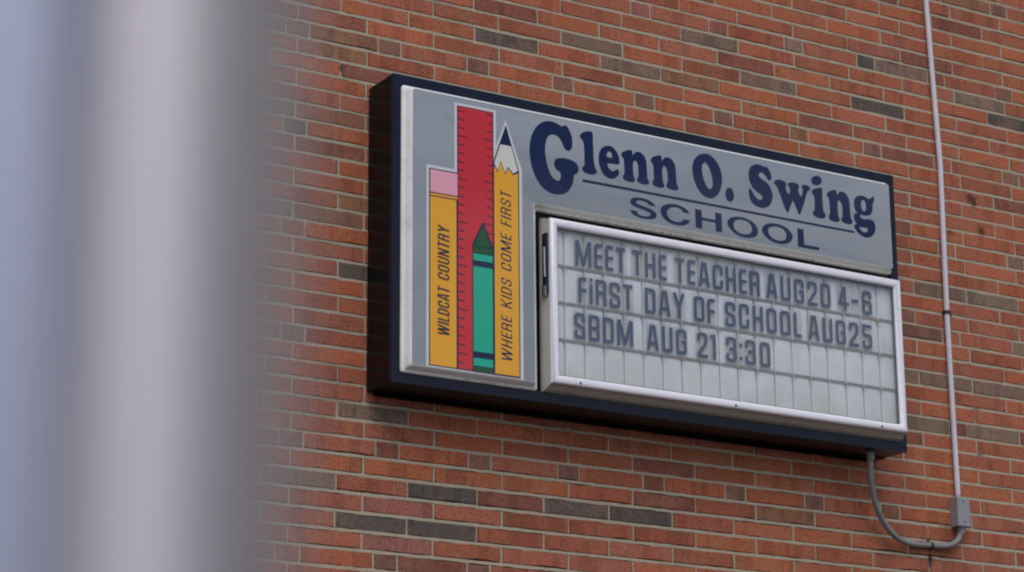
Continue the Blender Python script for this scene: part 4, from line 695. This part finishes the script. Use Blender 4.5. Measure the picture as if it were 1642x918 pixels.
# stroke letters, each on its own clear card
T = .138; LL = T/2
def GLY(ch, narrow=False):
    w = {'E': .37, 'F': .37, 'L': .37, 'i': .14, 'M': .72, 'T': .43, '1': .27, '-': .33, ':': .14, '4': .52, 'A': .54, 'Y': .54, 'W': .80, 'K': .52, 'N': .52, 'I': .14}.get(ch, .49)
    Rr, Tt, B = w - LL, 1 - LL, LL
    S = {
     'A': [([(.065, 0), (w/2-.055, 1-.0)], 0), ([(w-.065, 0), (w/2+.055, 1-.0)], 0), ([(.12, .28), (w-.12, .28)], 0), ([(w/2-.12, 1-LL), (w/2+.12, 1-LL)], 0)],
     'B': [([(LL, B), (Rr, B), (Rr, .5), (LL, .5)], 2), ([(LL, .5), (Rr, .5), (Rr, Tt), (LL, Tt)], 2), ([(LL, 0), (LL, 1)], 0)],
     'C': [([(Rr, .60), (Rr, Tt), (LL, Tt), (LL, B), (Rr, B), (Rr, .40)], 1)],
     'D': [([(LL, B), (Rr, B), (Rr, Tt), (LL, Tt)], 1), ([(LL, 0), (LL, 1)], 0)],
     'E': [([(w, Tt), (LL, Tt), (LL, B), (w, B)], 1), ([(LL, .5), (w-.01, .5)], 0)],
     'F': [([(w, Tt), (LL, Tt), (LL, 0)], 1), ([(LL, .49), (w-.01, .49)], 0)],
     'G': [([(Rr, .62), (Rr, Tt), (LL, Tt), (LL, B), (Rr, B), (Rr, .50), (.24, .50)], 3)],
     'H': [([(LL, 0), (LL, 1)], 0), ([(Rr, 0), (Rr, 1)], 0), ([(LL, .5), (Rr, .5)], 0)],
     'i': [([(LL, 0), (LL, .78)], 0), ([(LL, .86), (LL, 1)], 0)],
     'L': [([(LL, 1), (LL, B), (w, B)], 1)],
     'I': [([(LL, 0), (LL, 1)], 0)],
     'W': [([(.05, 1), (.22, .0)], 0), ([(.40, 1), (.22, .0)], 0), ([(.40, 1), (.58, .0)], 0), ([(.75, 1), (.58, .0)], 0)],
     'K': [([(LL, 0), (LL, 1)], 0), ([(LL, .40), (w-.04, 1)], 0), ([(.20, .58), (w-.04, 0)], 0)],
     'N': [([(LL, 0), (LL, 1)], 0), ([(Rr, 0), (Rr, 1)], 0), ([(LL+.01, .97), (Rr-.01, .03)], 0)],
     'M': [([(LL, 0), (LL, 1)], 0), ([(Rr, 0), (Rr, 1)], 0), ([(LL+.03, 1), (w/2, .06)], 0), ([(Rr-.03, 1), (w/2, .06)], 0)],
     'O': [([(LL, B), (Rr, B), (Rr, Tt), (LL, Tt)], 9)],
     'R': [([(LL, 0), (LL, 1)], 0), ([(LL, Tt), (Rr, Tt), (Rr, .49), (LL, .49)], 1), ([(Rr-.01, .49), (Rr, 0)], 0)],
     'S': [([(Rr, .66), (Rr, Tt), (LL, Tt), (LL, .56), (Rr, .44), (Rr, B), (LL, B), (LL, .34)], 1)],
     'T': [([(0, Tt), (w, Tt)], 0), ([(w/2, 0), (w/2, 1)], 0)],
     'U': [([(LL, 1), (LL, B), (Rr, B), (Rr, 1)], 1)],
     'Y': [([(.06, 1), (w/2, .44)], 0), ([(w-.06, 1), (w/2, .44)], 0), ([(w/2, 0), (w/2, .5)], 0)],
     '0': [([(LL, B), (Rr, B), (Rr, Tt), (LL, Tt)], 9)],
     '1': [([(.02, .88), (w-T, .94)], 0), ([(w-LL, 0), (w-LL, 1)], 0)],
     '2': [([(LL, .66), (LL, Tt), (Rr, Tt), (Rr, .60), (LL+.01, .16), (LL, B), (w, B)], 4)],
     '3': [([(LL, .66), (LL, Tt), (Rr, Tt), (Rr, .52), (.15, .52)], 5), ([(.15, .52), (Rr, .52), (Rr, B), (LL, B), (LL, .34)], 5)],
     '4': [([(w-.20, 1), (w-.20, 0)], 0), ([(w-.23, .98), (.06, .36)], 0), ([(.0, .30), (w, .30)], 0)],
     '5': [([(w, Tt), (LL, Tt), (LL, .55), (Rr, .55), (Rr, B), (LL, B), (LL, .32)], 5)],
     '6': [([(Rr, .68), (Rr, Tt), (LL, Tt), (LL, B), (Rr, B), (Rr, .53), (LL, .53)], 1)],
     '-': [([(0, .48), (w, .48)], 0)],
     ':': [([(LL, .14), (LL, .28)], 0), ([(LL, .66), (LL, .80)], 0)],
    }[ch]
    return w, S
def ribbon(pts, mode, LL=LL, rad=.10):
    closed = mode == 9
    P_ = [Vector(p) for p in pts]
    if mode:
        r = rad; out = []; n = len(P_)
        for i, p1 in enumerate(P_):
            if not closed and i in (0, n-1): out.append(p1); continue
            if mode == 3 and i == 5 or mode == 4 and i >= 4 or mode == 5 and (i == 1 and len(pts) == 7): out.append(p1); continue
            p0, p2 = P_[i-1], P_[(i+1) % n]
            rr = min(r, (p0-p1).length*.5, (p2-p1).length*.5)
            s, e2 = p1 + (p0-p1).normalized()*rr, p1 + (p2-p1).normalized()*rr
            for q in range(5):
                t = q/4; out.append((1-t)**2*s + 2*t*(1-t)*p1 + t*t*e2)
        P_ = out
    n = len(P_); Lp, Rp = [], []
    for i, p in enumerate(P_):
        a = P_[i-1] if (i > 0 or closed) else None
        c = P_[(i+1) % n] if (i < n-1 or closed) else None
        d1 = (p-a).normalized() if a is not None else None
        d2 = (c-p).normalized() if c is not None else None
        if d1 is None: d1 = d2
        if d2 is None: d2 = d1
        nn = Vector((-(d1+d2).y, (d1+d2).x)).normalized()
        cs = max(.5, nn.dot(Vector((-d1.y, d1.x))))
        Lp.append(p + nn*(LL/cs)); Rp.append(p - nn*(LL/cs))
    return Lp, Rp, closed
LH = .1035; LY = -D - .0440
def marquee_letter(ch, x, zb, sy=1.0):
    w, S = GLY(ch)
    b = MB()
    for si, (pts, mode) in enumerate(S):
        Lp, Rp, closed = ribbon(pts, mode); n = len(Lp); y = LY - .00018 * si
        b.add([(x + q.x*LH, y, zb + q.y*LH) for q in Lp] + [(x + q.x*LH, y, zb + q.y*LH) for q in Rp],
              [(i, n+i, n+(i+1) % n, (i+1) % n) for i in range(n if closed else n-1)], 0)
    b.box(x - .006, x + w*LH + .006, LY+.0012, LY+.0028, zb - .014, zb + LH + .014, 1)
    return b.build('letter', [M['marquee letter'], M['card']], board)
WORDS = [(-.8535, [('MEET', 1.098, 1.332), ('THE', 1.366, 1.528), ('TEACHER', 1.570, 1.986), ('AUG20', 2.019, 2.348), ('4', 2.388, 2.4456), ('-', 2.4588, 2.4946), ('6', 2.5133, 2.566)]),
         (-1.0005, [('FiRST', 1.110, 1.3625), ('DAY', 1.4207, 1.6115), ('OF', 1.656, 1.759), ('SCHOOL', 1.8084, 2.1908), ('AUG25', 2.2265, 2.5575)]),
         (-1.1480, [('SBDM', 1.089, 1.3607), ('AUG', 1.426, 1.616), ('21', 1.6666, 1.757), ('3', 1.8055, 1.861), (':', 1.8706, 1.8898), ('30', 1.9016, 2.026)])]
for zb, ws in WORDS:
    for wd, xa, xb in ws:
        nat = sum(GLY(c)[0] for c in wd) * LH
        gap = (xb - xa - nat) / (len(wd) - 1) if len(wd) > 1 else 0
        x = xa if len(wd) > 1 else (xa + xb - nat)/2
        for c in wd:
            marquee_letter(c, x, zb + JC.uniform(-.0008, .0008)); x += GLY(c)[0]*LH + gap

for body, xt, xb, za, zb in (('WILDCAT', .4845, .5350, -1.213, -1.026), ('COUNTRY', .4845, .5350, -.997, -.786),
                             ('WHERE', .7605, .8085, -1.279, -1.102), ('KIDS', .7605, .8085, -1.069, -.954), ('COME', .7605, .8085, -.922, -.776), ('FIRST', .7605, .8085, -.743, -.604)):
    Hh = xb - xt; nat = sum(GLY(c)[0] for c in body); gp = .13
    sc = (zb - za) / (nat + gp * (len(body) - 1)); cur = 0; b_ = MB()
    for c in body:
        w, S = GLY(c)
        for si, (pts, mode) in enumerate(S):
            Lp, Rp, closed = ribbon(pts, mode, .051, .2 if c in 'CODSRU' else .02); n = len(Lp); y = TY - .00012 * (si + 1)
            b_.add([(xb - q.y*Hh, y, za + (cur + q.x + .16*(q.y - .0))*sc - .004) for q in Lp + Rp], [(i2, n+i2, n+(i2+1) % n, (i2+1) % n) for i2 in range(n if closed else n-1)])
        cur += w + gp
    b_.build('word', M['navy'], panel)

# hinged front: mitred rounded rails, clear pane, screws
b_ = MB()
fo = (.9715, 2.7085, -1.3435, -.6835)
pr = [(.001, .0505), (0, .056), (.0015, .0620), (.006, .0672), (.013, .0695), (.020, .0692), (.027, .0665), (.0325, .0620), (.0350, .0570), (.0350, .0505)]
rr = [[(fo[0]+u, -D-d, fo[2]+u), (fo[1]-u, -D-d, fo[2]+u), (fo[1]-u, -D-d, fo[3]-u), (fo[0]+u, -D-d, fo[3]-u)] for u, d in pr]
rr.append(rr[0])
b_.loft(rr, close_last=False)
door = b_.build('door_frame', M['frame'], sign, smooth=True, auto=38)
b_ = MB(); u = .034; b_.add([(fo[0]+u, -D-.054, fo[2]+u), (fo[1]-u, -D-.054, fo[2]+u), (fo[1]-u, -D-.054, fo[3]-u), (fo[0]+u, -D-.054, fo[3]-u)], [(0, 1, 2, 3)])
b_.build('glass_pane', M['pane'], door)
b_ = MB(); u = .0352
b_.loft([[(fo[0]+u-.002+q, -D-d, fo[2]+u-.002+q), (fo[1]-u+.002-q, -D-d, fo[2]+u-.002+q), (fo[1]-u+.002-q, -D-d, fo[3]-u+.002-q), (fo[0]+u-.002+q, -D-d, fo[3]-u+.002-q)] for q, d in ((0, .0545), (.0045, .0545), (.0045, .0505), (0, .0505), (0, .0545))], close_last=False)
b_.build('gasket', mat('black rubber gasket', (.02, .018, .018), .7), door)
for x, z in ((1.0972, -1.3300), (1.8281, -1.3310), (2.5680, -1.3310)):
    b_ = MB(); b_.tube([(x, -D-.0640, z), (x, -D-.0700, z), (x, -D-.0712, z)], .005, 10, rs=[.005, .005, .0035]); b_.build('screw', M['rust'], door, smooth=True, auto=40)

# ---------------------------------------------------------------- conduit run at the right
cond = empty('electrical_conduit', (3.170, 0, -1.532))
tag(cond, 'thin pale lilac painted conduit running straight up the bricks right of the sign', 'conduit')
pts = [(3.1715, -.0190, -1.532), (3.1730, -.0165, -1.50), (3.1725, -.0150, -1.20), (3.1700, -.015, -.767), (3.1765, -.015, -.35), (3.1820, -.015, -.017), (3.1650, -.016, .40), (3.1530, -.015, .768), (3.150, -.015, 1.4), (3.150, -.015, 3.58)]
b_ = MB(); b_.tube(pts, .0118, 14); b_.build('pipe', M['conduit'], cond, smooth=True)
def strap(x, z, r, m, parent, horiz=True, y=-.015, wd=.009):
    b = MB()
    arc = []
    for q in range(9):
        a = math.pi * q / 8
        arc.append((math.cos(a)*(r+.0015), y - math.sin(a)*(r+.0015)))
    arc = [(arc[0][0] + .022, -.001), (arc[0][0], -.0012), *arc, (arc[-1][0], -.0012), (arc[-1][0] - .004, -.001)]
    for i in range(len(arc)-1):
        (a0, y0), (a1, y1) = arc[i], arc[i+1]
        if horiz: b.add([(x+a0, y0, z-wd), (x+a1, y1, z-wd), (x+a1, y1, z+wd), (x+a0, y0, z+wd)], [(0, 1, 2, 3)])
        else: b.add([(x-wd, y0, z+a0), (x-wd, y1, z+a1), (x+wd, y1, z+a1), (x+wd, y0, z+a0)], [(0, 1, 2, 3)])
    o = b.build('strap', m, parent)
    md = o.modifiers.new('thickness', 'SOLIDIFY'); md.thickness = .0018
    return o
M['strap'] = mat('dark strap', (.03, .026, .026), .6)
strap(3.1738, -.7014, .0118, M['strap'], cond)
strap(3.1505, 1.9, .0118, M['strap'], cond)

jb = empty('junction_box', (3.171, 0, -1.655))
tag(jb, 'small grey rectangular metal box where the straight conduit meets the curved conduit', 'junction box')
b_ = MB(); b_.bevbox(3.139, 3.205, -.048, -.001, -1.6530, -1.5330, .002); b_.build('box_body', M['box grey'], jb)
b_ = MB(); b_.bevbox(3.1375, 3.2065, -.0515, -.0485, -1.6545, -1.5315, .0012); cv = b_.build('cover', M['box grey'], jb)
for z in (-1.548, -1.634):
    b_ = MB(); b_.tube([(3.172, -.0512, z), (3.172, -.0530, z)], .0034, 8); b_.build('screw', M['metal and shade'], cv)

hc = empty('curved_conduit', (2.9, 0, -1.75))
tag(hc, 'curved grey conduit looping from under the sign to the small grey box', 'conduit')
cp = [(2.6107, -.130, -1.40), (2.6107, -.130, -1.425), (2.6148, -.120, -1.49), (2.6353, -.100, -1.5583), (2.669, -.080, -1.6187), (2.7197, -.060, -1.6778), (2.7802, -.045, -1.7235),
      (2.8509, -.030, -1.7464), (2.9281, -.020, -1.7499), (3.01, -.016, -1.7455), (3.0767, -.020, -1.7434), (3.1273, -.024, -1.7288), (3.1602, -.024, -1.6990), (3.1716, -.024, -1.6600), (3.172, -.024, -1.654)]
sm = []
for i in range(len(cp)-1):
    p0 = cp[max(0, i-1)]; p1 = cp[i]; p2 = cp[i+1]; p3 = cp[min(len(cp)-1, i+2)]
    for q in range(5):
        t = q/5
        sm.append(tuple(.5*((2*p1[d]) + (-p0[d]+p2[d])*t + (2*p0[d]-5*p1[d]+4*p2[d]-p3[d])*t*t + (-p0[d]+3*p1[d]-3*p2[d]+p3[d])*t**3) for d in range(3)))
sm.append(cp[-1])
b_ = MB(); b_.tube(sm, .0125, 14); b_.build('pipe', M['grey conduit'], hc, smooth=True)
b_ = MB(); b_.tube([(2.6107, -.130, -1.4062), (2.6107, -.130, -1.414), (2.6107, -.130, -1.4145), (2.6115, -.129, -1.440), (2.6120, -.129, -1.4405)], .018, 14, rs=[.021, .021, .0175, .0175, .015]); b_.build('connector', M['grey conduit'], hc, smooth=True, auto=40)
b_ = MB(); b_.tube([(3.172, -.024, -1.6555), (3.172, -.024, -1.663), (3.172, -.024, -1.6635), (3.1712, -.024, -1.6850)], .018, 14, rs=[.0195, .0195, .0165, .0165]); b_.build('connector', M['grey conduit'], hc, smooth=True, auto=40)
strap(3.008, -1.7458, .0125, M['rust'], hc, horiz=False, y=-.017, wd=.007)

# ---------------------------------------------------------------- two steel gate posts close to the camera
def post_mat(name, c0, c1, metal, rough):
    m = mat(name, c0, rough, metal); k = N(m); p = k.pos()
    st = k.noise(p, 70, 3, .6, (1, 1, .02))
    k.l(k.mix(st, c0, c1), k.b.inputs['Base Color']); return m
def post(name, label, PX, PY, lean, r, pm):
    t = empty(name, (PX, PY, -ZO)); tag(t, label, 'post', 'steel posts close to the camera')
    b_ = MB(); rings = []
    for z, rr in ((.012, r), (1.2, r), (2.6, r), (2.605, r - .003)):
        c = PX + lean * (z - 1.8)
        rings.append([(c + rr*math.cos(2*math.pi*i/48), PY + rr*math.sin(2*math.pi*i/48), z - ZO) for i in range(48)])
    b_.loft(rings, True, True); b_.build('shaft', pm, t, smooth=True, auto=50)
    b_ = MB(); c = PX + lean * .8; rings = []
    for z, rr in ((2.60, r + .003), (2.64, r + .003), (2.665, r * .75), (2.68, r * .3)):
        rings.append([(c + rr*math.cos(2*math.pi*i/24), PY + rr*math.sin(2*math.pi*i/24), z - ZO) for i in range(24)])
    b_.loft(rings, True, True); b_.build('cap', M['steel'], t, smooth=True, auto=40)
    b_ = MB(); c = PX - lean * 1.8; b_.loft([[(c + rr*math.cos(2*math.pi*i/24), PY + rr*math.sin(2*math.pi*i/24), z - ZO) for i in range(24)] for z, rr in ((.001, r+.04), (.012, r+.035))], True, True)
    b_.build('footing', gm, t)
post('steel_post', 'middle of the three blurred steel posts, pale grey and widest, close to the camera', -3.7621, -7.5212, 0.0, .0200, post_mat('pale galvanised steel', (.47, .45, .48), (.57, .53, .57), .55, .55))
post('steel_post', 'blurred bluish steel post cut off by the left edge of the photo', -3.7775, -7.4454, -.03, .0260, post_mat('bluish galvanised steel', (.27, .33, .50), (.44, .43, .52), .55, .5))
post('steel_post', 'blurred slim dark grey post, the one of the three nearest to the brick wall', -3.7276, -7.5202, 0.0, .0150, post_mat('dark grey paint', (.175, .165, .185), (.205, .195, .205), .0, .5))
for o in bpy.data.objects:
    if '_o' in o: del o['_o']
